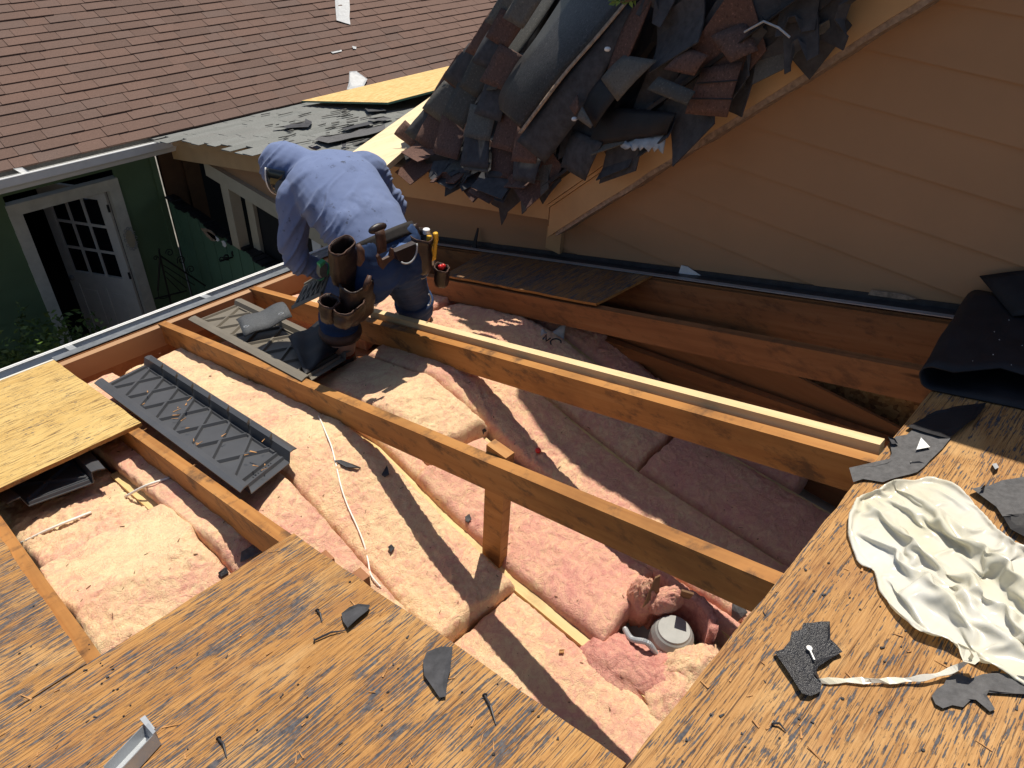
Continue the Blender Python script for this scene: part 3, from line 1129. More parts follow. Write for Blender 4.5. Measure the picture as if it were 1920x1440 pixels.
# fascia and gutter of the green house
mb = MB(); wbox(mb, -1.0, XW - .06, YE + .035, YE + .06, ZE - .14, ZE - .022); mb.build('fascia', M['white_dirty'], gh)
mb = MB(); wbox(mb, -1.0, XW - .05, YE + .06, YG - .03, ZE - .15, ZE - .14); mb.build('soffit', M['white_dirty'], gh)
prof = [(.03, -.02), (.03, -.105), (-.045, -.108), (-.062, -.08), (-.085, -.06), (-.092, -.012), (-.085, -.004), (-.078, -.009)]
ring = prof + [(a_ + (.004 if a_ < 0 else -.004), b_ + .004) for a_, b_ in prof][::-1]
ge = XW - .10
ra = [P(-1.0, YE + a_, ZE + b_) for a_, b_ in ring]; rb = [P(ge, YE + a_, ZE + b_) for a_, b_ in ring]
k = len(ring)
mb = MB().add(ra + rb, [(i, (i + 1) % k, k + (i + 1) % k, k + i) for i in range(k)] + [tuple(k + i for i in range(len(prof)))])
g2 = mb.build('gutter', M['alu_white'], gh)
MB().tube([P(-1.0, YE - .087, ZE - .006), P(ge, YE - .087, ZE - .006)], .010, 8).build('gutter_lip', M['alu_white'], g2)

# ================================================================== insulation batts
def batt(label, x0, x1, y0, y1, up=0.0, seed=1, mat='batt', res=0.0065, y0b=None, y1b=None, puff=0.022, depth=0.105,
         amp=1.0, tilt=0.0, lumps=None, zf=None, xw=0.006):
    """one fluffy batt; ends may be cut askew (y0..y0b, y1..y1b from its left to its right edge)"""
    y0b = y0 if y0b is None else y0b
    y1b = y1 if y1b is None else y1b
    nx = max(6, int((x1 - x0) / res))
    ny = max(6, int((max(y1, y1b) - min(y0, y0b)) / res))
    U, V = np.meshgrid(np.linspace(0, 1, nx + 1), np.linspace(0, 1, ny + 1))
    ya = y0 + (y0b - y0) * U
    yb = y1 + (y1b - y1) * U
    X = x0 + (x1 - x0) * U
    Y = ya + (yb - ya) * V
    s = seed * 1.7
    # wavering edges
    X = X + (U - .5) * 2 * xw * fbm(Y * 6, Y * 0 + s, 3, seed)
    Y = Y + (V - .5) * 2 * 0.012 * fbm(X * 9, X * 0 + s, 3, seed + 5)
    eu = np.minimum(U, 1 - U) * (x1 - x0)
    ev = np.minimum(V, 1 - V) * (yb - ya)
    e = np.minimum(eu, ev)
    rnd_ = np.clip(e / 0.016, 0, 1)
    edge = -(1 - np.sqrt(np.clip(1 - (1 - rnd_) ** 2, 0, 1))) * 0.020
    crown = puff * (1 - (2 * U - 1) ** 4) * .8
    # wisps: warped ridges
    wx = X * 9 + 0.55 * fbm(X * 14, Y * 14, 3, seed + 1)
    wy = Y * 9 + 0.55 * fbm(X * 14 + 7, Y * 14, 3, seed + 2)
    z = 0.010 * fbm(X * 3.2, Y * 3.2, 3, seed + 3)
    z = z + 0.012 * amp * fbm(wx, wy, 4, seed + 4, 0.6, ridge=True)
    z = z + 0.0095 * amp * fbm(wx * 3.3, wy * 3.3, 3, seed + 6, 0.6, ridge=True)
    Z = ins_z(Y) + up + crown + edge + z - 0.016 + tilt * (U - .5)
    if lumps:
        for (lx, ly, lr, lh) in lumps:
            dd = ((X - lx) ** 2 + (Y - ly) ** 2) / lr ** 2
            Z = Z + lh * np.exp(-dd)
    Z = np.minimum(Z, roof_z(Y) - 0.100 + .012 * fbm(X * 9, Y * 9, 3, seed + 8))
    if zf is not None:
        Z = zf(X, Y, Z)
    verts = np.stack([X * HS, Y * HS, Z * HS + ZC], -1).reshape(-1, 3)
    W = nx + 1
    idx = np.arange((nx + 1) * (ny + 1)).reshape(ny + 1, nx + 1)
    q = np.stack([idx[:-1, :-1], idx[:-1, 1:], idx[1:, 1:], idx[1:, :-1]], -1).reshape(-1, 4)
    # skirt of three rows down to the ceiling
    loop = np.concatenate([idx[0, :], idx[1:, -1], idx[-1, -2::-1], idx[-2:0:-1, 0]])
    vv = [verts]
    base = len(verts)
    faces = [q]
    prev = loop
    cx, cy = (x0 + x1) / 2 * HS, (min(y0, y0b) + max(y1, y1b)) / 2 * HS
    L = len(loop)
    for k, (dzz, out) in enumerate(((0.03, .004), (0.06, .002), (depth, -.003))):
        p = verts[loop].copy()
        wob = fbm(np.arange(L) * 0.17, np.full(L, k * 3.1 + s), 3, seed)
        dx = np.sign(p[:, 0] - cx) * (np.abs(U.reshape(-1)[loop] - .5) > .499)
        dy = np.sign(p[:, 1] - cy) * (np.abs(V.reshape(-1)[loop] - .5) > .499)
        p[:, 0] += dx * (out * HS + wob * .006)
        p[:, 1] += dy * (out * HS + wob * .006)
        p[:, 2] -= dzz * HS
        vv.append(p)
        cur = np.arange(base, base + L)
        base += L
        nx_ = np.roll(cur, -1)
        pn = np.roll(prev, -1)
        faces.append(np.stack([prev, cur, nx_, pn], -1))
        prev = cur
    verts = np.concatenate(vv)
    faces = np.concatenate(faces)
    org = np.array([(x0 + x1) / 2 * HS, (y0 + y1) / 2 * HS, verts[:, 2].min()])
    me = bpy.data.meshes.new('insulation_batt')
    me.vertices.add(len(verts))
    me.vertices.foreach_set('co', (verts - org).reshape(-1))
    me.loops.add(faces.size)
    me.loops.foreach_set('vertex_index', faces.reshape(-1).astype(np.int32))
    me.polygons.add(len(faces))
    me.polygons.foreach_set('loop_start', np.arange(0, faces.size, 4, dtype=np.int32))
    me.update(calc_edges=True)
    me.polygons.foreach_set('use_smooth', [True] * len(faces))
    me.materials.append(M[mat])
    o = bpy.data.objects.new('insulation_batt', me)
    o.location = org
    C.objects.link(o)
    return props(o, label, 'insulation', 'pink glass wool batts laid between the joists')


# ends and seams read off the ceiling plane
cL, cR = on_z(845, 1190, -1.735), on_z(962, 1092, -1.735)
dEnd, dEnd2 = on_z(1125, 1205, -1.73), on_z(1195, 1108, -1.73)
fcA, fcB = on_z(1195, 882, -1.75), on_z(1258, 822, -1.75)

batt('cream insulation batt in the small square hole, beside the first rafter', 0.075, 0.392, 0.8, 1.62, 0.02, 1, 'batt_cream', y1=None) if False else None
batt('cream insulation batt in the small square hole with a crumpled front fold', 0.075, 0.410, 0.75, 1.66, 0.075, 1, 'batt_cream', amp=1.5, xw=.012,
     lumps=[(.12, 1.5, .06, .02), (.3, 1.62, .12, .03)])
batt('cream insulation batt half under the pale plywood in the small square hole', 0.080, 0.408, 1.655, 2.86, -0.035, 2, 'batt_cream', amp=1.5, xw=.012)
batt('pink insulation batt under the black vent tray, left of the wide cream one', 0.414, 0.69, 0.75, 2.85, 0.095, 3, 'batt', amp=1.2)
batt('widest sunlit insulation batt running from the eave under the white cable', 0.712, 0.992, cL[1], 2.80, 0.024, 4, 'batt_cream', y0b=cR[1], amp=1.15, puff=.02)
batt('smooth pink insulation batt at the bottom, crossed by the rafter shadow', 0.712, 0.987, -0.35, cL[1] - .012, -0.004, 5, 'batt', y1b=cR[1] - .012, amp=.7, puff=.012)
batt('thick short cream insulation batt behind the braced rafter, by the left boot', 1.095, 1.34, 1.30, 1.93, 0.035, 6, 'batt_cream', y0b=1.27, amp=1.2, puff=.03)
batt('narrow pink insulation strip along the left side of the braced rafter', 1.022, 1.088, 1.27, 1.86, 0.0, 7, 'batt', amp=1.0)
batt('thick pink insulation batt with a square cut end beside the metal lamp can', 1.022, 1.312, dEnd[1], 1.262, 0.02, 8, 'batt_pink', y0b=dEnd2[1], amp=1.0)
batt('cream insulation batt in the worker shadow, right of the braced rafter', 1.352, 1.612, -0.4, 1.95, 0.02, 9, 'batt', amp=1.0)
batt('far insulation batt under the white topped rafter, upper piece', 1.635, 1.915, fcA[1] + .008, 2.05, 0.008, 10, 'batt', y1b=2.0, y0b=fcB[1] + .008, amp=1.0)
batt('shaded pink insulation batt under the white topped rafter, lower piece', 1.635, 1.915, -0.4, fcA[1] - .008, 0.008, 11, 'batt_pink', y0b=-0.4, y1b=fcB[1] - .008)
batt('shaded insulation batt along the far plywood wall', 1.942, 2.08, 0.42, 1.75, 0.0, 12, 'batt_pink')
batt('greyish insulation batt behind the worker right leg', 1.66, 2.06, 2.06, 2.75, 0.01, 13, 'batt', amp=1.2, puff=.03)
batt('pink insulation end at the eave behind the taupe vent tray', 1.50, 1.64, 2.15, 2.86, 0.03, 14, 'batt', amp=1.2, puff=.03)
batt('pink insulation batt under the vent trays by the eave', 1.04, 1.40, 1.97, 2.80, -0.045, 15, 'batt', amp=1.0)

from mathutils.bvhtree import BVHTree
_bv, _bf = [], []
for o_ in [o for o in C.objects if o.name.startswith('insulation_batt')]:
    k0 = len(_bv)
    _bv += [v.co + o_.location for v in o_.data.vertices]
    _bf += [tuple(i + k0 for i in p.vertices) for p in o_.data.polygons]
WOOL = BVHTree.FromPolygons(_bv, _bf)
CAMP = Vector((0, 0, ZC))


def on_ins(px, py, up=0.0):
    d = Vector(ray(px, py))
    hit = WOOL.ray_cast(CAMP, d)
    if hit[0] is None:
        return on_z(px, py, -1.75)
    p = hit[0]
    down = WOOL.ray_cast(p + Vector((0, 0, .3)), Vector((0, 0, -1)))
    z = down[0].z if down[0] is not None else p.z
    return (p.x / HS, p.y / HS, (max(z, p.z) - ZC) / HS + up)


# loose wool around the lamp
def lump(name, label, c, r, seed, mat, ax=None, n=72, amp=.3, cat='insulation'):
    """torn handful of wool"""
    cx, cy, cz = c
    T, Ph = np.meshgrid(np.linspace(0, 2 * math.pi, n, endpoint=False), np.linspace(0.03, math.pi - .03, n // 2))
    X, Y, Z = np.sin(Ph) * np.cos(T), np.sin(Ph) * np.sin(T), np.cos(Ph)
    d = 1 + amp * fbm(X * 1.6 + Z * 1.3 + seed, Y * 1.6 - Z + seed, 4, seed, .55, True) + .10 * fbm(X * 5 + Z * 3, Y * 5 + Z * 4, 4, seed + 2, .6, True) + .05 * fbm(X * 16 + Z * 9, Y * 16 + Z * 11, 3, seed + 3)
    A = Matrix.Identity(3) if ax is None else ax
    vs = []
    for a, b, cc, k in zip(X.ravel(), Y.ravel(), Z.ravel(), d.ravel()):
        p = A @ Vector((a * r[0] * k, b * r[1] * k, cc * r[2] * k))
        vs.append(P(cx + p.x, cy + p.y, cz + p.z))
    m_ = len(T)
    rows, cols = X.shape
    fs = []
    for i in range(rows - 1):
        for j in range(cols):
            j2 = (j + 1) % cols
            fs.append((i * cols + j, (i + 1) * cols + j, (i + 1) * cols + j2, i * cols + j2))
    fs.append(tuple(range(cols)))
    fs.append(tuple((rows - 1) * cols + j for j in range(cols))[::-1])
    return mo(name, vs, fs, M[mat], smooth=True, label=label, cat=cat)


def rz(a):
    return Matrix.Rotation(a, 3, 'Z')


LC = on_z(1264, 1180, -1.725)            # centre of the can's lid
G_ = 'loose pink wool heaped around the lamp can'
l1 = on_z(1178, 1240, -1.75); l2 = on_z(1232, 1262, -1.76); l3 = on_z(1300, 1240, -1.74); l4 = on_z(1275, 1300, -1.745)
lump('wool_lump', 'bright pink loose wool below the coiled conduit of the lamp can', (l1[0], l1[1], -1.80), (.075, .11, .06), 31, 'batt_rose', rz(.3))
lump('wool_lump', 'pink loose wool in front of the metal lamp can', (l2[0], l2[1], -1.80), (.07, .07, .05), 32, 'batt_rose')
lump('wool_lump', 'beige torn wool between the lamp can and the right deck edge', (l3[0], l3[1] - .01, -1.80), (.085, .06, .075), 33, 'batt_cream', rz(-.5))
lump('wool_lump', 'beige torn wool lying at the lower right corner of the opening', (l4[0], l4[1], -1.81), (.09, .08, .07), 34, 'batt', rz(.2))
l5 = on_z(1208, 1105, -1.68)
lump('wool_strip', 'upright twisted strip of pink wool standing left of the lamp can', (l5[0], l5[1], -1.74), (.030, .036, .080), 35, 'batt_pink', rz(.6), amp=.30)
l6 = on_z(1255, 1112, -1.68)
lump('wool_strip', 'folded strip of pink wool standing above the lamp can under the rafter', (l6[0], l6[1], -1.715), (.050, .024, .040), 36, 'batt_pink', rz(-.4), amp=.30)
l7 = on_z(1300, 1120, -1.74)
batt('narrow wool batt squeezed between the lamp can and the shaded joist', 1.30, 1.345, .10, .62, 0.0, 37, 'batt_pink')
# curved pink shell right of the can
mb = MB()
vs, fs = [], []
nn = 22
for k in range(nn + 1):
    t = -1.1 + 2.5 * k / nn
    ca, sa = math.cos(t), math.sin(t)
    jj = .004 * math.sin(k * 2.3)
    for (r_, z) in ((.092, -1.83), (.088, -1.685 + jj), (.112, -1.68 + jj), (.116, -1.83)):
        vs.append(P(LC[0] + r_ * ca, LC[1] + r_ * sa * .9 - .005, z))
for k in range(nn):
    for q in range(3):
        fs.append((k * 4 + q, k * 4 + q + 1, k * 4 + 5 + q, k * 4 + 4 + q))
fs += [(0, 3, 2, 1), (nn * 4, nn * 4 + 1, nn * 4 + 2, nn * 4 + 3)]
mo('wool_shell', vs, fs, M['batt_rose'], smooth=True, label='curved shell of pink wool on the right of the lamp can', cat='insulation')
# torn kraft paper flaps
for i, (a_, b_, c_, d_, lab) in enumerate((((1228, 1085), (1238, 1080), (1236, 1112), (1205, 1140), 'upright brown paper flap on the twisted wool strip'),
                                           ((1278, 1108), (1301, 1115), (1292, 1124), (1275, 1120), 'small brown paper flap on the folded wool strip'))):
    pts = [on_z(*a_, -1.62), on_z(*b_, -1.62), on_z(*c_, -1.68), on_z(*d_, -1.70)]
    top = [tuple(np.array(p) + np.array((.004, .003, .002))) for p in pts]
    MB().prism([pw(p) for p in pts], [pw(p) for p in top]).build('paper_flap', M['kraft'], label=lab, cat='paper')

# ------------------------------------------------------------------ lamp can
lamp = thing('lamp_can', 'round steel recessed lamp can with coiled conduit among pink wool', 'lamp', P(LC[0], LC[1], -1.84))
cz = -1.725
rings = []
for r_, z in ((.058, -1.86), (.06, cz - .05), (.058, cz - .024), (.050, cz - .008), (.044, cz - .003)):
    rings.append((P(LC[0], LC[1], z), (r_ * HS, 0, 0), (0, r_ * HS, 0)))
MB().loft(rings, seg=32).build('housing', M['galv'], lamp, smooth=False)
MB().loft([(P(LC[0], LC[1], cz - .003), (.045 * HS, 0, 0), (0, .045 * HS, 0)), (P(LC[0], LC[1], cz + .001), (.043 * HS, 0, 0), (0, .043 * HS, 0))], seg=32).build('lid', M['galv'], lamp)
ja = Vector((LC[0] - .058, LC[1] - .02, cz - .055))
jn = Vector((-.94, -.33, 0))
js = Vector((.33, -.94, 0))
for k, lab in ((-1, None), (1, None)):
    cc = ja + js * (.015 * k) + Vector((0, 0, -.008 * k))
    rr_ = .019 * HS
    MB().loft([(pw(cc), pw(js) * 0 + js * rr_, Vector((0, 0, rr_))), (pw(cc + jn * .006), js * rr_ * .9, Vector((0, 0, rr_ * .9)))], seg=18).build('knockout', M['steel_dark'], lamp)
cp = [pw(ja + jn * .004 - js * .015)]
e1 = on_z(1215, 1206, -1.70); e2 = on_z(1185, 1198, -1.73); e3 = on_z(1172, 1180, -1.78)
ctl = [Vector(ja + jn * .006 - js * .015), Vector(e1), Vector(e2), Vector(e3)]


def bez(pts, n):
    out = []
    k = len(pts)
    for i in range(k - 1):
        p0, p1, p2, p3 = pts[max(i - 1, 0)], pts[i], pts[i + 1], pts[min(i + 2, k - 1)]
        for j in range(n):
            t = j / n
            out.append(0.5 * ((2 * p1) + (p2 - p0) * t + (2 * p0 - 5 * p1 + 4 * p2 - p3) * t * t + (3 * p1 - p0 - 3 * p2 + p3) * t ** 3))
    out.append(pts[-1])
    return out


pp = [pw(p) for p in bez(ctl, 22)]
rr_ = [.0085 * (1 if i % 2 else .8) * HS for i in range(len(pp))]
MB().tube(pp, rr_, 10).build('conduit', M['alu'], lamp)

# ------------------------------------------------------------------ white cable and other wires
cab = [(598, 782), (612, 815), (622, 840), (629, 868), (640, 915), (652, 950), (668, 985), (682, 1020), (690, 1052), (696, 1080), (714, 1103)]
pp = bez([Vector(on_ins(x, y, .005)) for x, y in cab], 6)
o = MB().tube([pw(p) for p in pp], .0024 * HS, 8).build('cable', M['wire'], smooth=True, label='thin white cable lying across the wide sunlit batt', cat='cable')
pp = [Vector(on_ins(40, 1020, .004)), Vector(on_ins(100, 992, .006)), Vector(on_ins(172, 962, .004))]
MB().tube([pw(p) for p in bez(pp, 5)], .004 * HS, 8).build('cable', M['wire'], smooth=True, label='white wire across the cream batt, left end in the small hole', cat='cable')
pp = [Vector(on_ins(236, 933, .004)), Vector(on_ins(275, 913, .006)), Vector(on_ins(318, 897, .002))]
MB().tube([pw(p) for p in bez(pp, 5)], .004 * HS, 8).build('cable', M['wire'], smooth=True, label='short white wire near the rafter in the small hole', cat='cable')


# ------------------------------------------------------------------ vent trays
def tray(label, c00, c10, c01, c11, mat, nX=7, dz=0.028, flange=.13, lift=(0, 0), bend=None, rail=True, group=None):
    """c00,c10: one long edge; c01,c11: the other; survey points"""
    c00, c10, c01, c11 = map(Vector, (c00, c10, c01, c11))
    nrm = (c10 - c00).cross(c01 - c00)
    nrm.normalize()
    if nrm.z < 0:
        nrm = -nrm

    def S(u, w, h=0.0):
        p = c00 * (1 - u) * (1 - w) + c10 * u * (1 - w) + c01 * (1 - u) * w + c11 * u * w
        k = bend(u, w) if bend else 0.0
        return pw(p + nrm * (h + k))
    root = thing('vent_tray', label, 'vent tray', S(.5, .5, -dz), group)
    m = M[mat]
    th = 0.003

    def strip(pts, nu=16):
        """pts: (w,h) section swept along u"""
        vs, fs = [], []
        k = len(pts)
        for i in range(nu + 1):
            u = i / nu
            for (w, h) in pts:
                vs.append(S(u, w, h))
        for i in range(nu):
            for j in range(k):
                j2 = (j + 1) % k
                fs.append((i * k + j, i * k + j2, (i + 1) * k + j2, (i + 1) * k + j))
        fs.append(tuple(range(k))[::-1])
        fs.append(tuple(nu * k + j for j in range(k)))
        return vs, fs
    f = flange
    vs, fs = strip([(f, 0), (f + .03, -dz), (1 - f - .03, -dz), (1 - f, 0), (1 - f + .004, -th), (1 - f - .024, -dz - th), (f + .024, -dz - th), (f - .004, -th)])
    mo('tray', vs, fs, m, root)
    vs, fs = strip([(0, -.004), (f * .5, .001), (f, 0.0005), (f, -th), (f * .5, -th), (0, -.004 - th)])
    mo('flange', vs, fs, m, root)
    vs, fs = strip([(1 - f, 0.0005), (1 - f * .5, .001), (1, -.004), (1, -.004 - th), (1 - f * .5, -th), (1 - f, -th)])
    mo('flange', vs, fs, m, root)

    def bar(u0, w0, u1, w1, wd=.007, hh=.010, base=-dz):
        a, b = S(u0, w0, base), S(u1, w1, base)
        t = (b - a).normalized()
        sd = t.cross(nrm).normalized() * wd * HS
        up = nrm * hh * HS
        MB().hexa([a - sd, b - sd, b + sd, a + sd, a - sd * .55 + up, b - sd * .55 + up, b + sd * .55 + up, a + sd * .55 + up]).build('rib', m, root)
    a, b = f + .05, 1 - f - .05
    u = .055
    du = .86 / nX
    for i in range(nX):
        ua, ub = u + du * i, u + du * (i + 1)
        bar(ua + .01, a, ub - .01, b)
        bar(ub - .01, a, ua + .01, b, hh=.0092)
        if rail:
            MB().hexa([S(ua + .008, 1 - f - .02, -.018), S(ub - .008, 1 - f - .02, -.018), S(ub - .008, 1 - f + .02, -.001), S(ua + .008, 1 - f + .02, -.001),
                       S(ua + .008, 1 - f - .035, .012), S(ub - .008, 1 - f - .035, .012), S(ub - .008, 1 - f + .02, .022), S(ua + .008, 1 - f + .02, .022)]).build('side_rail', m, root)
    bar(.94, a, .94, b, .006, .009)
    bar(.97, a, .97, b, .006, .009)
    bar(.03, a, .03, b, .006, .009)
    bar(.05, a, .93, a, .005, .007)
    bar(.05, b, .93, b, .005, .0075)
    return root, S, nrm


t1, S1, nr1 = tray('long black plastic vent tray with crossed ribs lying over the near rafter', rf(176, 716, .014), rf(450, 920, .014), rf(283, 664, -.045), rf(556, 838, -.045), 'plastic', 7, .030)
# faint moulded marks near its end
mb = MB()
for i in range(8):
    w0 = .34 + .045 * i
    a_, b_ = S1(.952, w0, -.0305), S1(.966, w0 + (.012 if i % 3 else .02), -.0305)
    sd = (S1(.952, w0 + .018, -.0305) - a_) * .5
    up_ = nr1 * .004
    mb.hexa([a_, b_, b_ + sd, a_ + sd, a_ + up_, b_ + up_, b_ + sd + up_, a_ + sd + up_])
mb.build('moulded_mark', M['plastic'], t1)

tray('taupe plastic vent tray half in the worker shadow behind the second rafter', rf(352, 597, .006), rf(565, 712, .0), rf(452, 558, -.02), rf(660, 655, -.05), 'plastic_taupe', 6, .022, rail=False)
tray('dark vent tray under the pale plywood panel in the small hole', rf(-70, 880, -.045), rf(12, 942, -.050), rf(130, 800, -.045), rf(196, 876, -.050), 'plastic', 2, .036, .14, rail=False)
a_ = on_x(950, 565, 1.80)
tray('black vent tray wedged under the far rafter in the shade', on_z(930, 600, -1.70), on_z(985, 655, -1.70), on_z(985, 560, -1.64), on_z(1065, 620, -1.66), 'plastic', 3, .02, rail=False)
# standing grey tray by the glove
tray('grey ribbed vent tray leaning up by the worker left glove', on_y(545, 578, 2.15), on_y(600, 552, 2.02), on_y(572, 528, 2.28), on_y(622, 500, 2.14), 'plastic_taupe', 5, .012, .10, rail=False)

# folded mesh strip on the taupe tray
def sheet(name, grid, th, mat, label=None, cat=None, group=None, parent=None, smooth=True, up=None, mats=None):
    """closed thin sheet through a grid of survey points"""
    nr, nc = len(grid), len(grid[0])
    G = [[Vector(p) for p in r_] for r_ in grid]
    top, bot = [], []
    for i in range(nr):
        for j in range(nc):
            a = G[min(i + 1, nr - 1)][j] - G[max(i - 1, 0)][j]
            b = G[i][min(j + 1, nc - 1)] - G[i][max(j - 1, 0)]
            n = a.cross(b)
            n = n.normalized() if n.length > 1e-12 else Vector((0, 0, 1))
            if up is not None and n.dot(Vector(up)) < 0:
                n = -n
            top.append(pw(G[i][j] + n * th * .5))
            bot.append(pw(G[i][j] - n * th * .5))
    N = nr * nc
    fs, fm = [], []
    for i in range(nr - 1):
        for j in range(nc - 1):
            a, b, c, d = i * nc + j, i * nc + j + 1, (i + 1) * nc + j + 1, (i + 1) * nc + j
            fs.append((a, b, c, d)); fm.append(0)
            fs.append((N + d, N + c, N + b, N + a)); fm.append(1 if mats else 0)
    loop = [j for j in range(nc)] + [i * nc + nc - 1 for i in range(1, nr)] + [(nr - 1) * nc + j for j in range(nc - 2, -1, -1)] + [i * nc for i in range(nr - 2, 0, -1)]
    for k in range(len(loop)):
        a, b = loop[k], loop[(k + 1) % len(loop)]
        fs.append((a, N + a, N + b, b)); fm.append(0)
    return mo(name, top + bot, fs, mat, parent, label, cat, group, smooth=smooth, mats=mats, fmat=fm if mats else None)


def bilin(c, nu, nv, f=None):
    """c: 4 corners (00,10,11,01)"""
    a, b, d, e = [Vector(q) for q in c]
    out = []
    for i in range(nu + 1):
        u = i / nu
        row = []
        for j in range(nv + 1):
            v = j / nv
            p = a * (1 - u) * (1 - v) + b * u * (1 - v) + d * u * v + e * (1 - u) * v
            if f:
                p = p + Vector(f(u, v))
            row.append(p)
        out.append(row)
    return out


sheet('shade_sheet', bilin((rf(540, 632, .004), rf(612, 598, .0), rf(640, 650, -.03), rf(572, 700, -.01)), 12, 10, lambda u, v: (0, 0, .007 * math.sin(u * 9 + v * 4) + .004 * math.sin(v * 13 - u * 6))), .004, M['felt_black'],
      'crumpled black sheet added across the taupe vent tray for the worker shade and dark clutter', 'roofing felt', up=(0, 0, 1))  # added dark sheet, stands in for the worker's shade and dark clutter
o = sheet('mesh_strip', bilin((rf(443, 600, .03), rf(528, 568, .045), rf(548, 595, .02), rf(458, 632, .01)), 10, 6, lambda u, v: (0, 0, .022 * math.sin(v * math.pi) + .006 * math.sin(u * 9))), .006, M['mesh_gray'],
          'folded grey mesh strip lying on the taupe vent tray', 'vent strip', up=(0, 0, 1))
for k, (u_, v_) in enumerate(((462, 612), (527, 588))):
    pp = []
    c = Vector(rf(u_, v_, .052 if k == 0 else .062))
    for q in range(17):
        t = 2 * math.pi * q / 16
        pp.append(pw(c + Vector((.010 * math.cos(t), .010 * math.sin(t) * .9, -.003 * math.sin(t)))))
    MB().tube(pp, .0022, 5).build('moulded_ring', M['alu'], o)

# ================================================================== heap of torn shingles on the tan gable
HG = [[(758, 290, 2.14), (850, 318, 2.11), (960, 342, 2.09), (1060, 332, 2.09), (1160, 288, 2.09), (1290, 205, 2.09), (1400, 112, 2.09), (1565, -5, 2.09)],
      [(800, 225, 2.26), (880, 240, 2.20), (980, 240, 2.16), (1080, 235, 2.12), (1180, 195, 2.10), (1290, 130, 2.09), (1395, 60, 2.08), (1550, -45, 2.08)],
      [(862, 112, 2.36), (920, 120, 2.27), (1010, 120, 2.20), (1100, 115, 2.14), (1190, 85, 2.11), (1285, 40, 2.08), (1385, -20, 2.06), (1540, -100, 2.06)],
      [(955, -5, 2.46), (1000, -20, 2.33), (1045, -70, 2.20), (1085, -420, 2.07), (1190, -500, 2.06), (1295, -480, 2.05), (1400, -420, 2.05), (1575, -380, 2.05)]]  # unseen top of the heap, raised this high to shade the insulation


def hgrid(s, t):
    """point of the heap front; s 0..1 along the base, t 0..1 up"""
    fs_, ft = s * 7, t * 3
    i, j = min(int(ft), 2), min(int(fs_), 6)
    u, v = ft - i, fs_ - j
    a, b, c, d = HG[i][j], HG[i][j + 1], HG[i + 1][j + 1], HG[i + 1][j]
    q = [a[k] * (1 - u) * (1 - v) + b[k] * (1 - u) * v + c[k] * u * v + d[k] * u * (1 - v) for k in range(3)]
    return Vector(on_x(q[0], q[1], q[2]))


vs, fs = [], []
NS, NTT = 44, 20
for i in range(NTT + 1):
    for j in range(NS + 1):
        p = hgrid(j / NS, i / NTT)
        k = .018 * float(fbm(np.array(j * .9), np.array(i * .9), 3, 41)) + .02
        vs.append(pw(p + Vector((k + .035, 0, 0))))
N1 = len(vs)
for i in range(NTT + 1):
    for j in range(NS + 1):
        p = hgrid(j / NS, i / NTT)
        zb = (RK(p.y) + .15) if p.y < 1.74 else (lowz(p.y) + .013)
        bk = Vector((max(p.x + .25 + .3 * (1 - abs(2 * i / NTT - 1)), XR + .1), p.y - .02, min(p.z - .02, max(zb, p.z - .35))))
        vs.append(pw(bk))
W = NS + 1
for i in range(NTT):
    for j in range(NS):
        a = i * W + j
        fs.append((a, a + 1, a + W + 1, a + W))
        fs.append((N1 + a + W, N1 + a + W + 1, N1 + a + 1, N1 + a))
loop = [j for j in range(W)] + [i * W + NS for i in range(1, NTT + 1)] + [NTT * W + j for j in range(NS - 1, -1, -1)] + [i * W for i in range(NTT - 1, 0, -1)]
for k in range(len(loop)):
    a, b = loop[k], loop[(k + 1) % len(loop)]
    fs.append((b, a, N1 + a, N1 + b))
mo('felt_mass', vs, fs, M['felt_black'], label='black mass of crumpled felt inside the heap of torn shingles, raised out of view for its shade', cat='roofing felt', kind='stuff')

HGRP = 'torn shingles heaped on the tan gable'


def piece(name, label, pts, mat, bulge=.0, nu=6, nv=4, group=HGRP, cat='shingle', th=.004, notch=False, jag=0.0, seed=0, parent=None):
    """quad of (px,py,x) corners: 00,10,11,01"""
    c = [on_x(*p) for p in pts]
    rr = random.Random(seed)
    jj = [[rr.uniform(-1, 1) * jag for _ in range(nv + 1)] for _ in range(nu + 1)]

    def f(u, v):
        k = bulge * math.sin(math.pi * u) * (0.5 + .5 * math.sin(math.pi * v))
        j = jj[round(u * nu)][round(v * nv)] if (u in (0, 1) or v in (0, 1)) else 0
        return (-k, 0, k * .5 + j)
    return sheet(name, bilin(c, nu, nv, f), th, M[mat], label, cat, group, parent, up=(-1, 0, .3))


def longsheet(name, label, left, right, mat, cat='roofing sheet', nv=6, th=.005, sag=.0, group=None):
    rows = []
    for (a, b) in zip(bez([Vector(p) for p in left], 5), bez([Vector(p) for p in right], 5)):
        r_ = []
        for j in range(nv + 1):
            v = j / nv
            q = a * (1 - v) + b * v
            r_.append(on_x(q.x, q.y, q.z - sag * math.sin(math.pi * v)))
        rows.append(r_)
    return sheet(name, rows, th, M[mat], label, cat, group, up=(-1, 0, .3))


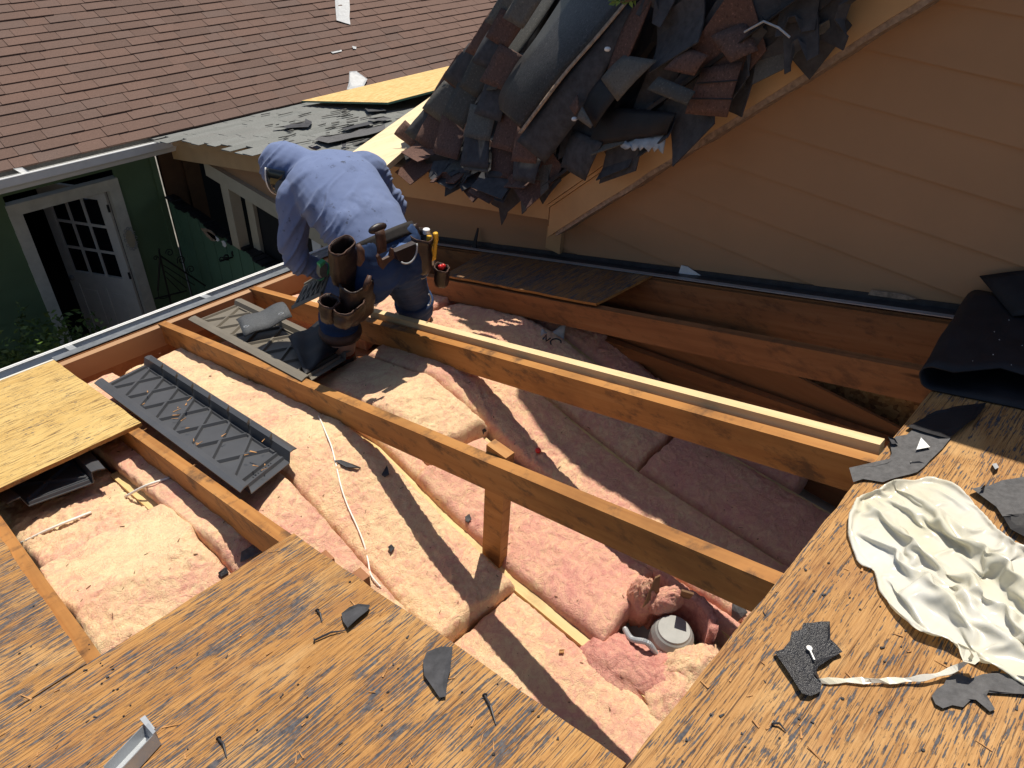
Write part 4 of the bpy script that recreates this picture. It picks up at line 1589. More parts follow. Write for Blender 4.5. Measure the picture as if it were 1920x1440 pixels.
big = longsheet('mineral_sheet', 'large arched black mineral sheet in the middle of the shingle heap',
                [(1062, -15, 2.24), (1010, 65, 2.14), (968, 122, 2.08), (938, 175, 2.05), (938, 205, 2.04)],
                [(1178, -2, 2.10), (1116, 72, 2.05), (1065, 130, 2.02), (1020, 188, 2.0), (978, 242, 2.0)], 'roll_gran', sag=.02)
gl = []
for (a, b) in ((0, 0),):
    tl = bez([Vector(p) for p in [(1176, 2, 2.085), (1117, 72, 2.035), (1066, 130, 2.005), (1021, 188, 1.985), (975, 250, 1.985)]], 5)
    vs = []
    rows = [[on_x(q.x - 4, q.y, q.z), on_x(q.x + 4, q.y, q.z)] for q in tl]
sheet('glue_line', rows, .003, M['bare'], parent=big, up=(-1, 0, .3))
longsheet('mineral_sheet', 'smooth black sheet with one lower corner hanging below the arched sheet',
          [(1172, 8, 2.11), (1120, 74, 2.07), (1070, 132, 2.04), (1024, 192, 2.02), (970, 264, 2.01)],
          [(1205, 22, 2.12), (1160, 88, 2.08), (1134, 134, 2.05), (1092, 212, 2.03), (1022, 306, 2.03)], 'felt', sag=.012)
longsheet('mineral_sheet', 'sunlit grey edged strip running up the left of the arched sheet',
          [(985, -12, 2.36), (955, 60, 2.26), (925, 118, 2.18), (905, 170, 2.13)],
          [(1050, -15, 2.28), (1008, 50, 2.19), (965, 112, 2.12), (930, 168, 2.08)], 'shingle_back', sag=.01)
longsheet('mineral_sheet', 'brown shingle strip standing up right of the arched sheet near the leaves',
          [(1188, 12, 2.10), (1165, 60, 2.08), (1140, 130, 2.05)], [(1232, -25, 2.09), (1205, 45, 2.06), (1165, 140, 2.04)], 'shingle_tan')
piece('torn_shingle', 'pale grey piece with a brown line, lit on top of the heap', [(1127, 148, 2.04), (1170, 104, 2.05), (1232, 113, 2.03), (1158, 190, 2.0)], 'shingle_back', .012)
d = piece('torn_shingle', 'dark brown shingle of three tabs overhanging the rake trim', [(1285, 213, 2.03), (1318, 128, 2.05), (1393, 116, 2.03), (1363, 220, 2.0)], 'shingle_tan', .01)
for k in (1, 2):
    a0 = Vector((1285, 213, 2.025)).lerp(Vector((1318, 128, 2.045)), k / 3)
    b0 = Vector((1363, 220, 1.992)).lerp(Vector((1393, 116, 2.02)), k / 3)
    MB().tube([pw(on_x(a0.x, a0.y, a0.z - .012)), pw(on_x((a0.x + b0.x) / 2, (a0.y + b0.y) / 2, (a0.z + b0.z) / 2 - .020)), pw(on_x(b0.x, b0.y, b0.z - .008))], .0035, 5).build('tab_joint', M['felt_black'], d)
piece('torn_shingle', 'grey shingle flap lying across the three tab shingle', [(1214, 168, 1.99), (1236, 144, 2.0), (1304, 172, 1.98), (1288, 198, 1.96)], 'shingle_back', .006)
piece('torn_shingle', 'brown square shingle flap high on the shaded rake edge', [(1333, 68, 2.04), (1400, 42, 2.05), (1422, 95, 2.02), (1370, 118, 2.0)], 'shingle_tan', .01)
piece('torn_shingle', 'brown shingle flap tucked behind the grey one on the rake', [(1245, 130, 2.03), (1290, 90, 2.04), (1328, 104, 2.01), (1302, 142, 2.0)], 'shingle_tan', .008)
piece('torn_shingle', 'black shingle hanging over the corner of the trim', [(1052, 312, 2.06), (1075, 243, 2.07), (1130, 268, 2.04), (1097, 339, 2.03)], 'felt', .01)
piece('torn_shingle', 'small triangular pinkish shingle corner catching the sun', [(1068, 200, 1.985), (1083, 178, 1.99), (1086, 204, 1.98), (1078, 216, 1.98)], 'shingle_tan', 0, 3, 3)
piece('torn_shingle', 'curled grey shingle corner below the pinkish one', [(1082, 222, 1.98), (1092, 200, 1.985), (1112, 235, 1.97), (1108, 240, 1.97)], 'shingle_back', .004, 3, 3)
piece('torn_shingle', 'long black shingle under the pale grey piece', [(1090, 205, 2.03), (1120, 140, 2.05), (1165, 170, 2.02), (1115, 240, 2.0)], 'felt_black', .01)
piece('torn_paper', 'frayed grey paper edge hanging over the rake trim', [(1160, 264, 2.05), (1250, 250, 2.05), (1244, 284, 2.02), (1172, 278, 2.02)], 'scrap_gray', .008, 14, 2, cat='paper', jag=.012, seed=4, group=None)
piece('torn_felt', 'blue black felt sheet above the frayed paper', [(1100, 275, 2.05), (1140, 200, 2.06), (1268, 212, 2.04), (1250, 252, 2.03)], 'felt_black', .01, cat='roofing felt')


def torn_poly(name, label, pts, mat, x, cat='roofing felt', group=None):
    a = [pw(on_x(px, py, x)) for px, py in pts]
    b = [q + Vector((-.004, 0, 0)) for q in a]
    return MB().prism(a, b).build(name, M[mat], label=label, cat=cat, group=group)


torn_poly('torn_felt', 'ragged black felt piece hanging down to a point below the trim', [(922, 328), (918, 356), (914, 372), (924, 384), (936, 390), (938, 404), (941, 422), (949, 408), (952, 398), (964, 388), (979, 374), (983, 352), (978, 340), (960, 322)], 'felt', 2.085)
torn_poly('torn_felt', 'short black felt tongue hanging by the end of the white plank', [(797, 290), (799, 305), (797, 318), (806, 324), (820, 324), (830, 312), (838, 303), (846, 292)], 'felt_black', 2.10)
torn_poly('torn_felt', 'ragged strip of black felt along the middle of the low trim', [(868, 300), (866, 316), (875, 314), (880, 322), (893, 318), (898, 326), (910, 322), (925, 334), (940, 330), (946, 300), (905, 296)], 'felt_black', 2.105)
torn_poly('torn_felt', 'ragged black felt strip at the corner of the trim', [(975, 330), (990, 346), (1004, 343), (1018, 340), (1030, 344), (1042, 338), (1048, 326), (1058, 322), (1060, 305), (1000, 300)], 'felt_black', 2.10)
torn_poly('torn_felt', 'black felt fringe along the upper rake', [(1398, 112), (1420, 100), (1445, 84), (1470, 62), (1490, 56), (1515, 36), (1540, 18), (1565, -2), (1575, -30), (1480, -30), (1390, 60)], 'felt_black', 2.06)
MB().tube([pw(on_x(1396, 60, 2.02)), pw(on_x(1432, 40, 2.0)), pw(on_x(1460, 52, 1.98)), pw(on_x(1481, 70, 1.98))], .004, 6).build('torn_strip', M['scrap_gray'], label='thin pale torn strip sticking out of the felt at the rake', cat='paper')

# the many shingles of the heap, each one loose
kinds = {'shingle_tan': 'brown', 'shingle_back': 'grey', 'felt': 'black'}


def hx(px, py):
    return 2.085 + max(0, 1000 - px) * .00075 * min(1.2, max(.15, (335 - py) / 120))


# left flank: strips of tabs torn off together, draped down the slope of the heap
sr = random.Random(19)
STR = [([(962, -12), (905, 85), (860, 152), (822, 220), (795, 268)], 48, 0), ([(988, -5), (935, 80), (888, 160), (855, 228), (838, 292)], 46, 1),
       ([(955, 105), (920, 175), (898, 250), (890, 322)], 48, 2), ([(958, 225), (940, 285), (935, 335)], 44, 3),
       ([(880, 118), (838, 178), (800, 228), (768, 265)], 44, 4), ([(995, 250), (985, 290), (975, 338)], 46, 5)]
where = ['leftmost long strip', 'second strip from the left', 'strip beside the arched sheet', 'short strip under the arched sheet', 'low outer strip by the plank', 'lowest middle strip']
for path, wd, si in STR:
    cl = bez([Vector((a, b, 0)) for a, b in path], 12)
    acc = 0.0
    k0 = 0
    L = sr.uniform(42, 68)
    off = .018 * (si % 3)
    for k in range(1, len(cl)):
        acc += (cl[k] - cl[k - 1]).length
        if acc < L and k < len(cl) - 1:
            continue
        a, b = cl[k0], cl[k]
        t = (b - a).normalized()
        sd = Vector((-t.y, t.x, 0))
        sh = sr.uniform(-9, 9)
        w0, w1 = wd * sr.uniform(.44, .58), wd * sr.uniform(.44, .58)
        a2 = a - t * 12
        c = [a2 - sd * (w0 + sh), b - sd * (w1 + sh) + t * sr.uniform(-3, 10), b + sd * (w1 - sh) + t * sr.uniform(-3, 10), a2 + sd * (w0 - sh)]
        x0_, x1_ = hx(a.x, a.y) - off, hx(b.x, b.y) - off - sr.uniform(.02, .05)
        tw_ = sr.uniform(-.012, .012)
        m_ = sr.choice(['shingle_tan', 'shingle_tan', 'shingle_back', 'shingle_back', 'felt', 'felt'])
        piece('torn_shingle', '%s tab in the %s of the heap' % (kinds[m_], where[si]), [(c[0].x, c[0].y, x0_ + tw_), (c[1].x, c[1].y, x1_), (c[2].x, c[2].y, x1_ + tw_), (c[3].x, c[3].y, x0_)],
              m_, sr.uniform(-.004, .010), 5, 4, group='tabs of the %s of the heap' % where[si], jag=.0015, seed=k + si * 31)
        if sr.random() < .4:
            q = a.lerp(b, .5) + sd * sr.uniform(-20, 20)
        k0, acc, L = k, 0.0, sr.uniform(42, 68)
hr = random.Random(77)
for i in range(78):
    s, t = hr.random(), hr.random() * .74
    if i < 22:
        s, t = hr.random() * .45, hr.random() * .16
    elif s < .42:
        continue
    if .40 < s < .63 and .30 < t:
        continue
    p = hgrid(s, t)
    ds = (hgrid(min(1, s + .02), t) - hgrid(max(0, s - .02), t)).normalized()
    dt = (hgrid(s, max(0, t - .03)) - hgrid(s, min(1, t + .03))).normalized()
    n = ds.cross(dt)
    n.normalize()
    if n.x > 0:
        n = -n
    if s < .45:
        mt_ = hr.choice(['shingle_tan', 'shingle_back', 'felt', 'felt'])
    else:
        mt_ = hr.choice(['shingle_tan', 'felt', 'felt', 'felt', 'felt', 'shingle_back', 'felt'])
    # strips lie down the slope of the heap, layer over layer
    a = hr.gauss(.12, .28) if s < .45 else hr.gauss(-.25, .40)
    e2 = dt * math.cos(a) - ds * math.sin(a)
    e1 = ds * math.cos(a) + dt * math.sin(a)
    e2 = (e2 + n * (hr.uniform(.0, .4) if s < .45 else hr.uniform(-.05, .25))).normalized()
    L1, L2 = hr.uniform(.05, .11), hr.uniform(.11, .24)
    base = p + n * hr.uniform(-.02, .03)
    curl = hr.uniform(-.03, .05)
    twist = hr.uniform(-.10, .10)
    skew = hr.uniform(-.15, .15)
    nu, nv = 6, 6
    ntc = hr.choice([0, 0, 1, 2])
    tr = hr.uniform(-.006, .006)
    g = []
    for k in range(nu + 1):
        u = k / nu
        row = []
        for l in range(nv + 1):
            v = l / nv
            le = 1.0
            if ntc == 1 and l == nv and k >= 4:
                le = .72
            if ntc == 2 and l == nv and k in (2, 3):
                le = .70
            q = base + e1 * ((u - .5) * L1 * 2) + e2 * ((v * le - .4 + skew * (u - .5)) * L2) + n * (curl * (v - .3) ** 2 * 2 + twist * (u - .5) * (v - .5) * .3)
            row.append(q)
        g.append(row)
    where = ('at the left foot of the heap' if t < .25 else 'high on the left flank of the heap' if t > .45 else 'on the left flank of the heap') if s < .42 else \
            ('along the lower edge of the heap' if t < .2 else 'on the shaded right side of the heap' if s > .62 else 'in the middle of the heap')
    sheet('torn_shingle', g, .0045, M[mt_], 'loose %s torn shingle lying %s' % (kinds[mt_], where), 'shingle', '%s shingles lying %s' % (kinds[mt_], where), up=(-1, 0, .4), smooth=False)

# white scraps in the heap
for (x_, y_, l_) in ((1139, 92, 'small white paper scrap in the heap near the leaves'), (1077, 223, 'tiny white fragment under the curled shingle')):
    c = Vector(on_x(x_, y_, 1.98))
    MB().ball(pw(c), (.012 * HS, .010 * HS, .007 * HS), 7, 5).build('paper_scrap', M['scrap_white'], label=l_, cat='paper')

# ------------------------------------------------------------------ things lying on the porch roof and the brown roof
LN = Vector((0, .2285, .9735))
def on_low(px, py, up=.03):
    """on the porch roof"""
    d = ray(px, py)
    # z = lowz0 - .235 (y-1.74)
    k = -1.275 + .106 + .0125 + up
    t = (k + .235 * 1.74) / (d[2] + .235 * d[1])
    return tuple(d * t)


def on_brown(px, py, up=.012):
    d = ray(px, py)
    tn = math.tan(PG)
    t = (ZE + up - tn * YE) / (d[2] - tn * d[1])
    return tuple(d * t)


a, b, c, d_ = on_low(566, 192, .035), on_low(728, 196, .06), on_low(880, 118 + 38, .10), on_low(880, 118, .10)
bot = [Vector(q) for q in (a, b, c, d_)]
MB().prism([pw(q) for q in bot], [pw(q + Vector((0, .004, .012))) for q in bot], 0, 1).build('osb_sheet', None, mats=[M['osb_new'], M['glove_green'] if False else M['green_d']], label='new yellow strand board with green edges lying along the roof valley', cat='board')
# new plank leaning from the trim to the heap
a, b = Vector(on_low(655, 289, .06)), Vector(on_low(722, 313, .06))
c, d_ = Vector(on_low(885, 170, .12)), Vector(on_low(840, 158, .12))
bot = [a, b, c, d_]
thk = Vector((0, .0, -.030))
MB().prism([pw(q + thk) for q in bot], [pw(q) for q in bot]).build('plank', M['pine_x'], label='new pale plank laid across the porch roof into the heap', cat='plank')
bot = [Vector(on_low(*q, .065)) for q in ((722, 313), (775, 272), (768, 258), (712, 300))]
fl = 0


def flat_poly(name, label, pts, fn, mat, up0, th, cat, group=None, curl=0.0, parent=None):
    """torn flat piece: outline in photo pixels on a surface function"""
    n = len(pts)
    cx = sum(p[0] for p in pts) / n
    cy = sum(p[1] for p in pts) / n
    ctr = Vector(fn(cx, cy, up0 + th + curl * .3))
    bot, top = [], []
    rr = random.Random(int(cx * 7 + cy))
    dense = []
    for i, p in enumerate(pts):
        q = pts[(i + 1) % n]
        L = math.hypot(q[0] - p[0], q[1] - p[1])
        k = max(1, int(L / 14))
        for j in range(k):
            t = j / k
            j_ = rr.uniform(-1.3, 1.3) if j else 0
            dense.append((p[0] + (q[0] - p[0]) * t + j_, p[1] + (q[1] - p[1]) * t + j_ * .7))
    vs = []
    m_ = len(dense)
    for (x, y) in dense:
        c_ = curl * rr.uniform(.2, 1.0)
        vs.append(pw(fn(x, y, up0 + c_)))
    for (x, y) in dense:
        c_ = curl * rr.uniform(.2, 1.0)
        vs.append(vs[len(vs) - m_] + (pw(fn(x, y, up0 + th)) - pw(fn(x, y, up0))))
    for (x, y) in dense:
        vs.append(pw(fn(cx + (x - cx) * .55, cy + (y - cy) * .55, up0 + th + curl * .15)))
    vs.append(pw(fn(cx, cy, up0 + th)))
    fs = [tuple(range(m_))[::-1]]
    for i in range(m_):
        j = (i + 1) % m_
        fs.append((i, j, m_ + j, m_ + i))
        fs.append((m_ + i, m_ + j, 2 * m_ + j, 2 * m_ + i))
        fs.append((2 * m_ + i, 2 * m_ + j, 3 * m_))
    return mo(name, vs, fs, M[mat], parent, label, cat, group)


flat_poly('roof_scrap', 'long grey flashing strip lying high on the brown roof', [(628, -15), (653, -15), (657, 46), (631, 38)], on_brown, 'scrap_gray', .012, .004, 'scrap', curl=.006)
flat_poly('roof_scrap', 'crumpled grey sheet scrap on the brown roof above the yellow board', [(655, 134), (668, 133), (689, 148), (682, 162), (650, 168), (654, 155)], on_brown, 'scrap_gray', .012, .004, 'scrap', curl=.02)
flat_poly('roof_scrap', 'pale scrap on the lowest course of the brown roof above the door', [(24, 316), (42, 314), (57, 322), (56, 327), (42, 326)], on_brown, 'scrap_gray', .012, .004, 'scrap', curl=.02)
flat_poly('roof_scrap', 'small pale scrap in the middle of the brown roof', [(620, 97), (640, 93), (641, 96), (624, 100)], on_brown, 'scrap_gray', .012, .003, 'scrap', curl=.006)
flat_poly('roof_scrap', 'tiny pale scrap right of the other small one on the brown roof', [(660, 86), (668, 87), (668, 92), (662, 91)], on_brown, 'scrap_gray', .012, .003, 'scrap', curl=.006)
for pts, l_ in (([(590, 262), (600, 255), (640, 250), (690, 240), (722, 232), (722, 242), (690, 253), (660, 258), (640, 263), (615, 268)], 'long dark felt rag on the porch roof behind the worker head'),
                ([(512, 239), (545, 233), (570, 229), (583, 232), (578, 238), (540, 240)], 'dark torn shingle flap on the porch roof, nearest the valley'),
                ([(572, 222), (585, 228), (584, 232), (573, 232)], 'curled dark shingle corner on the porch roof'),
                ([(690, 222), (720, 218), (735, 222), (720, 226), (694, 226)], 'grey torn shingle on the porch roof below the yellow board'),
                ([(640, 240), (665, 234), (690, 228), (700, 231), (672, 238), (648, 243)], 'brown torn strip on the porch roof in the middle'),
                ([(684, 203), (715, 203), (725, 207), (690, 209)], 'dark rag just under the corner of the yellow board'),
                ([(640, 268), (650, 266), (648, 274), (642, 276)], 'small dark crumb at the edge of the porch roof')):
    flat_poly('torn_felt', l_, pts, on_low, 'felt_gray' if 'grey' in l_ or 'long' in l_ else 'felt', .018, .004, 'roofing felt', curl=.014)
mb = MB()
for i in range(150):
    px, py = rng.uniform(480, 830), rng.uniform(200, 290)
    if rng.random() > .6 + .4 * math.sin(px * .04):
        continue
    q = Vector(on_low(px, py, .018))
    if q.x < XR + .02 or q.y > 5.2:
        continue
    L = rng.uniform(.01, .07); w = rng.uniform(.003, .012); a = rng.uniform(-.5, .5)
    e = Vector((math.cos(a), math.sin(a), -.235 * math.sin(a))); g_ = Vector((-math.sin(a), math.cos(a), -.235 * math.cos(a)))
    c8 = [q - e * L - g_ * w, q + e * L - g_ * w, q + e * L + g_ * w, q - e * L + g_ * w]
    mb.hexa([pw(k) for k in c8] + [pw(k + Vector((0, 0, rng.uniform(.001, .006)))) for k in c8])
mb.build('felt_shreds', M['shingle_back'], label='dark shreds of felt scattered over the grey porch roof', cat='debris', kind='stuff')

# felt over the upper rake, added further out past the trim for its shade
rows = []
for i in range(15):
    y = 1.02 - 2.1 * i / 14
    rows.append([(XR - .105 - .012 * math.sin(i * 1.9), y, RK(y) + .128 + .006 * math.sin(i * 2.7)), (XR - .06, y, RK(y) + .150), (XR + .25, y, RK(y) + .153)])
sheet('shading_felt', rows, .005, M['felt_black'], 'black felt sheet added past the upper rake of the tan house to shade the deck', 'roofing felt', up=(0, 0, 1))

# ================================================================== the worker
KS = 1.03


def mp(px, py, y):
    p = Vector(on_y(px, py, y)) * KS
    return p


man = thing('person', 'worker in blue hooded shirt and leather tool belt bending over the eave', 'person', pw(Vector((1.40, 1.93, -1.80))))
def K(x, y, z):
    return Vector((x, y, z)) * KS


def limb(mb, pts, rs, seg=14):
    """tapered limb along survey points"""
    pp = bez([Vector(p) for p in pts], 6)
    rr = bez([Vector((r, 0, 0)) for r in rs], 6)
    mb.tube([pw(p) for p in pp], [r.x * HS for r in rr], seg)
    mb.ball(pw(pts[0]), rs[0] * HS, 12, 8)
    mb.ball(pw(pts[-1]), rs[-1] * HS, 12, 8)


def torso(mb, grow=1.0, g2=0.0):
    data = [((1.325, 1.745, -1.260), .128, .098), ((1.324, 1.785, -1.190), .140, .102), ((1.327, 1.85, -1.140), .146, .098),
            ((1.345, 1.95, -1.105), .158, .104), ((1.368, 2.05, -1.080), .168, .108), ((1.385, 2.13, -1.074), .166, .098),
            ((1.388, 2.185, -1.076), .130, .084), ((1.378, 2.225, -1.080), .072, .066)]
    pts = [K(*d[0]) for d in data]
    rings = []
    for i, (c, w, dp) in enumerate(data):
        t = (pts[min(i + 1, len(pts) - 1)] - pts[max(i - 1, 0)]).normalized()
        lr = Vector((1, -.04, .05)).normalized()
        b = t.cross(lr).normalized()
        lr = b.cross(t).normalized()
        rings.append((pw(pts[i]), lr * (w * grow + g2) * HS * KS, b * (dp * grow + g2) * HS * KS))
    mb.loft(rings, seg=28, sup=2.3)


HEADC = K(1.318, 2.285, -1.072)
shL, elL, wrL = K(1.250, 2.125, -1.112), K(1.197, 2.105, -1.310), K(1.305, 2.09, -1.402)
shR, elR, wrR = K(1.555, 2.12, -1.085), K(1.668, 2.130, -1.270), K(1.570, 2.33, -1.37)
hiL, knL, anL = K(1.250, 1.80, -1.262), K(1.240, 1.935, -1.495), Vector((1.272, 1.985, -1.735))
hiR, knR, anR = K(1.402, 1.80, -1.265), K(1.565, 1.92, -1.515), Vector((1.672, 1.985, -1.755))

# body: one continuous skin from head to ankles, with hands
body = MB()
torso(body, .86)
hd_t = Vector((-.40, .80, .02)).normalized()       # crown direction: down and forward
up_f = Vector((-.62, -.05, -.72)).normalized()       # face looks at the eave below
side = hd_t.cross(up_f).normalized()
up_f = side.cross(hd_t).normalized()
hc = HEADC
rings = []
for (t, wx, wy, oy) in ((-.085, .030, .032, .0), (-.070, .044, .048, .006), (-.045, .054, .062, .010), (-.015, .058, .070, .006), (.02, .060, .074, 0), (.05, .054, .064, -.006), (.072, .036, .044, -.008), (.083, .012, .015, -.008)):
    rings.append((pw(hc + hd_t * t + up_f * oy), side * wx * HS, up_f * wy * HS))
body.loft(rings, seg=20)
body.ball(pw(hc + up_f * .078 + hd_t * -.02), .014 * HS, 8, 6)           # nose
for k in (-1, 1):
    body.ball(pw(hc + side * (.061 * k) + hd_t * -.01), (.010 * HS, .018 * HS, .022 * HS), 8, 6)   # ears
limb(body, [hc - hd_t * .06, K(1.378, 2.21, -1.07)], [.045, .055])
limb(body, [shL, (shL + elL) / 2 + Vector((-.006, 0, 0)), elL, (elL + wrL) / 2, wrL], [.046, .042, .036, .032, .027])
limb(body, [shR, (shR + elR) / 2, elR, (elR + wrR) / 2, wrR], [.046, .042, .036, .031, .027])
limb(body, [hiL, knL, (knL + anL) / 2 + Vector((0, -.012, 0)), anL], [.085, .055, .050, .032])
limb(body, [hiR, knR, (knR + anR) / 2 + Vector((0, -.012, 0)), anR], [.085, .055, .050, .032])


def hand(mb, wr, d, palm_n, flip=1, curl=.9, scale=1.0):
    """palm and five bent fingers from the wrist along d"""
    d = d.normalized()
    s = d.cross(palm_n).normalized() * flip
    n = s.cross(d).normalized() * flip
    S_ = .077 * scale
    c0, c1 = wr + d * .012, wr + d * (S_ * .95)
    mb.loft([(pw(wr), s * .022 * HS, n * .016 * HS), (pw(c0 + d * .02), s * .030 * HS, n * .017 * HS), (pw(c1), s * .034 * HS, n * .013 * HS)], seg=12)
    for k, (off, ln) in enumerate(((-.026, .060), (-.009, .068), (.009, .064), (.026, .050))):
        p = c1 + s * off - d * .008
        pts = [p]
        a = .15
        for q in range(3):
            a += curl * .55
            pts.append(pts[-1] + (d * math.cos(a) + n * math.sin(a)) * ln * (.42, .32, .26)[q])
        mb.tube([pw(x) for x in pts], [.0085 * HS, .0082 * HS, .0075 * HS, .006 * HS], 8)
    p = wr + d * .022 - s * .024
    pts = [p, p - s * .018 + d * .02 + n * .008, p - s * .022 + d * .045 + n * .018, p - s * .014 + d * .062 + n * .028]
    mb.tube([pw(x) for x in pts], [.011 * HS, .010 * HS, .009 * HS, .007 * HS], 8)


hand(body, wrL, Vector((.55, -.15, -.35)), Vector((0, .6, -.8)))
hand(body, wrR, Vector((-.5, .45, -.5)), Vector((-.3, .5, -.8)), -1)
co, no, fs = remeshed(body, .0075, 3)
mo('body', co, fs, M['skin'], man, smooth=True)

# ---- hooded shirt
sh = MB()
torso(sh, .93, .002)
limb(sh, [K(1.31, 2.11, -1.09), shL, (shL + elL) / 2 + Vector((-.006, 0, 0)), elL, (elL + wrL) / 2, wrL - (wrL - elL).normalized() * .012], [.074, .068, .055, .047, .040, .032])
limb(sh, [K(1.48, 2.11, -1.075), shR, (shR + elR) / 2, elR, (elR + wrR) / 2, wrR - (wrR - elR).normalized() * .012], [.074, .066, .054, .047, .040, .033])
# hood: shell round the head, open at the face
rings = []
for (t, wx, wy, oy) in ((-.125, .078, .072, -.006), (-.10, .074, .076, -.004), (-.06, .077, .084, -.006), (-.015, .079, .089, -.010), (.03, .078, .087, -.012), (.065, .066, .072, -.014), (.088, .045, .050, -.014), (.097, .016, .018, -.014)):
    rings.append((pw(hc + hd_t * t + up_f * oy), side * wx * HS, up_f * wy * HS))
sh.loft(rings, seg=24)
limb(sh, [hc - hd_t * .10 - up_f * .01, K(1.375, 2.215, -1.065), K(1.385, 2.14, -1.06)], [.060, .068, .076])
co, no, fs = remeshed(sh, .0068, 8)
pu = co / HS
pu[:, 2] = (co[:, 2] - ZC) / HS
# face opening
rel = pu - np.array(HEADC)
fwd = rel @ np.array(up_f)
ax = rel @ np.array(hd_t)
sd_ = rel @ np.array(side)
# cloth folds: stretched ridges, strongest below the left shoulder and on the sleeves
a1 = np.array([.62, .55, .35]); a2 = np.array([-.5, .62, .6])
q1, q2 = pu @ a1, pu @ a2
_n1 = fbm(q2 * 21 + .9 * fbm(q1 * 6, q2 * 6, 2, 51), q1 * 3.6, 2, 52, .45)
fold = np.clip(1 - 4.2 * np.abs(_n1), -.25, 1)
wl = np.clip((1.40 * KS - pu[:, 0]) / .20, 0.0, 1) * np.clip((pu[:, 1] - 1.80 * KS) / .12, .0, 1)
gen = fbm(pu[:, 0] * 11 + 3, (pu[:, 1] + pu[:, 2]) * 11, 4, 53)
wr_ = np.clip((pu[:, 0] - 1.56 * KS) / .08, 0, 1)
disp = .0085 * HS * fold * np.clip(.02 + 1.0 * wl + .9 * wr_, 0, 1.1) + .0018 * HS * gen
# hem bunching over the belt
hem = np.exp(-((pu[:, 1] - 1.845 * KS) / .035) ** 2) * (pu[:, 2] < -1.0)
disp = disp + .007 * HS * hem * (.6 + 1.2 * fbm(pu[:, 0] * 17, pu[:, 1] * 12, 3, 54))
co = co + no * disp[:, None]
keep = [f for f in fs if not (np.mean(fwd[list(f)]) > .062 and abs(np.mean(sd_[list(f)])) < .055 and -.085 < np.mean(ax[list(f)]) < .06)
        and not np.mean(pu[list(f)], axis=0) @ np.array([0, .86, .5]) < (1.790 * KS * .86 - 1.195 * KS * .5)]
used = sorted({i for f in keep for i in f})
mapi = {i: k for k, i in enumerate(used)}
so = mo('hooded_shirt', co[used], [tuple(mapi[i] for i in f) for f in keep], M['shirt'], man, smooth=True)
md = so.modifiers.new('thickness', 'SOLIDIFY')
md.thickness = .003
md.offset = -1

# ---- respirator and visor at the face
fc = hc + up_f * .080
mb = MB()
rings = []
for (t, wx, wy) in ((-.075, .040, .028), (-.055, .052, .042), (-.025, .050, .044), (-.005, .030, .030)):
    rings.append((pw(fc + hd_t * t - up_f * .01), side * wx * HS, up_f * wy * HS))
mb.loft(rings, seg=18)
mb.build('respirator', M['rubber'], man, smooth=True)
for k in (-1, 1):
    c_ = fc + side * (.062 * k) + hd_t * -.045 + up_f * .0
    MB().loft([(pw(c_ - side * .012 * k), up_f * .026 * HS, hd_t * .026 * HS), (pw(c_ + side * .016 * k), up_f * .027 * HS, hd_t * .027 * HS)], seg=18).build('filter', M['rubber'], man)
vs = MB()
rim = []
for k in range(21):
    t = -1.35 + 2.7 * k / 20
    rim.append(hc + side * (.088 * math.sin(t)) + up_f * (.088 * math.cos(t) + .006) + hd_t * .028)
g = [[p + hd_t * h for p in rim] for h in (-.075, -.05, -.02, .0)]
sheet('visor', g, .003, M['glass'], parent=man)
MB().tube([pw(p) for p in rim], .0045, 6).build('visor_rim', M['scrap_white'], man, smooth=True)
st = mp(586, 278, 2.25)
MB().loft([(pw(st), side * .02 * HS, hd_t * .015 * HS), (pw(st + Vector((.018, -.006, .004))), side * .018 * HS, hd_t * .013 * HS)], seg=14).build('buckle', M['steel_dark'], man)

# ---- jeans
jn = MB()
rings = []
lr = Vector((1, -.04, .05)).normalized()
for (c, w, dp, bb) in (((1.325, 1.742, -1.300), .124, .096, (0, -.92, .40)), ((1.325, 1.752, -1.250), .136, .106, (0, -.90, .44)), ((1.324, 1.778, -1.205), .146, .112, (0, -.80, .60)), ((1.325, 1.80, -1.172), .147, .110, (0, -.78, .62))):
    rings.append((pw(K(*c)), lr * w * HS * KS, Vector(bb).normalized() * dp * HS * KS))
jn.loft(rings, seg=28, sup=2.3)
jn.ball(pw(K(1.262, 1.76, -1.262)), .086 * HS * KS, 14, 10)
jn.ball(pw(K(1.395, 1.76, -1.262)), .086 * HS * KS, 14, 10)
limb(jn, [hiL, (hiL + knL) / 2, knL, knL + (anL - knL) * .22], [.088, .080, .070, .068])
limb(jn, [hiR, (hiR + knR) / 2, knR, knR + (anR - knR) * .45], [.088, .080, .070, .068])
co, no, fs = remeshed(jn, .0085, 5)
pu = co / HS
pu[:, 2] = (co[:, 2] - ZC) / HS
dj = .008 * HS * fbm(pu[:, 2] * 22 + 2 * fbm(pu[:, 0] * 6, pu[:, 2] * 6, 2, 61), pu[:, 0] * 6, 3, 62, .5, True)
mo('shorts', co + no * dj[:, None], fs, M['denim'], man, smooth=True)
# pale rolled hem of the left leg and the knee pad cuff
for (kn, an) in ((knL, anL), (knR, anR)):
    d_ = (an - kn).normalized()
    u_ = d_.cross(Vector((0, 1, 0))).normalized(); w_ = d_.cross(u_)
    c0 = kn + d_ * .045
    MB().loft([(pw(c0), u_ * .079 * HS, w_ * .079 * HS), (pw(c0 + d_ * .022), u_ * .081 * HS, w_ * .081 * HS), (pw(c0 + d_ * .040), u_ * .073 * HS, w_ * .073 * HS)], seg=22).build('hem', M['leather_tan'] if kn is knL else M['denim'], man, smooth=True)

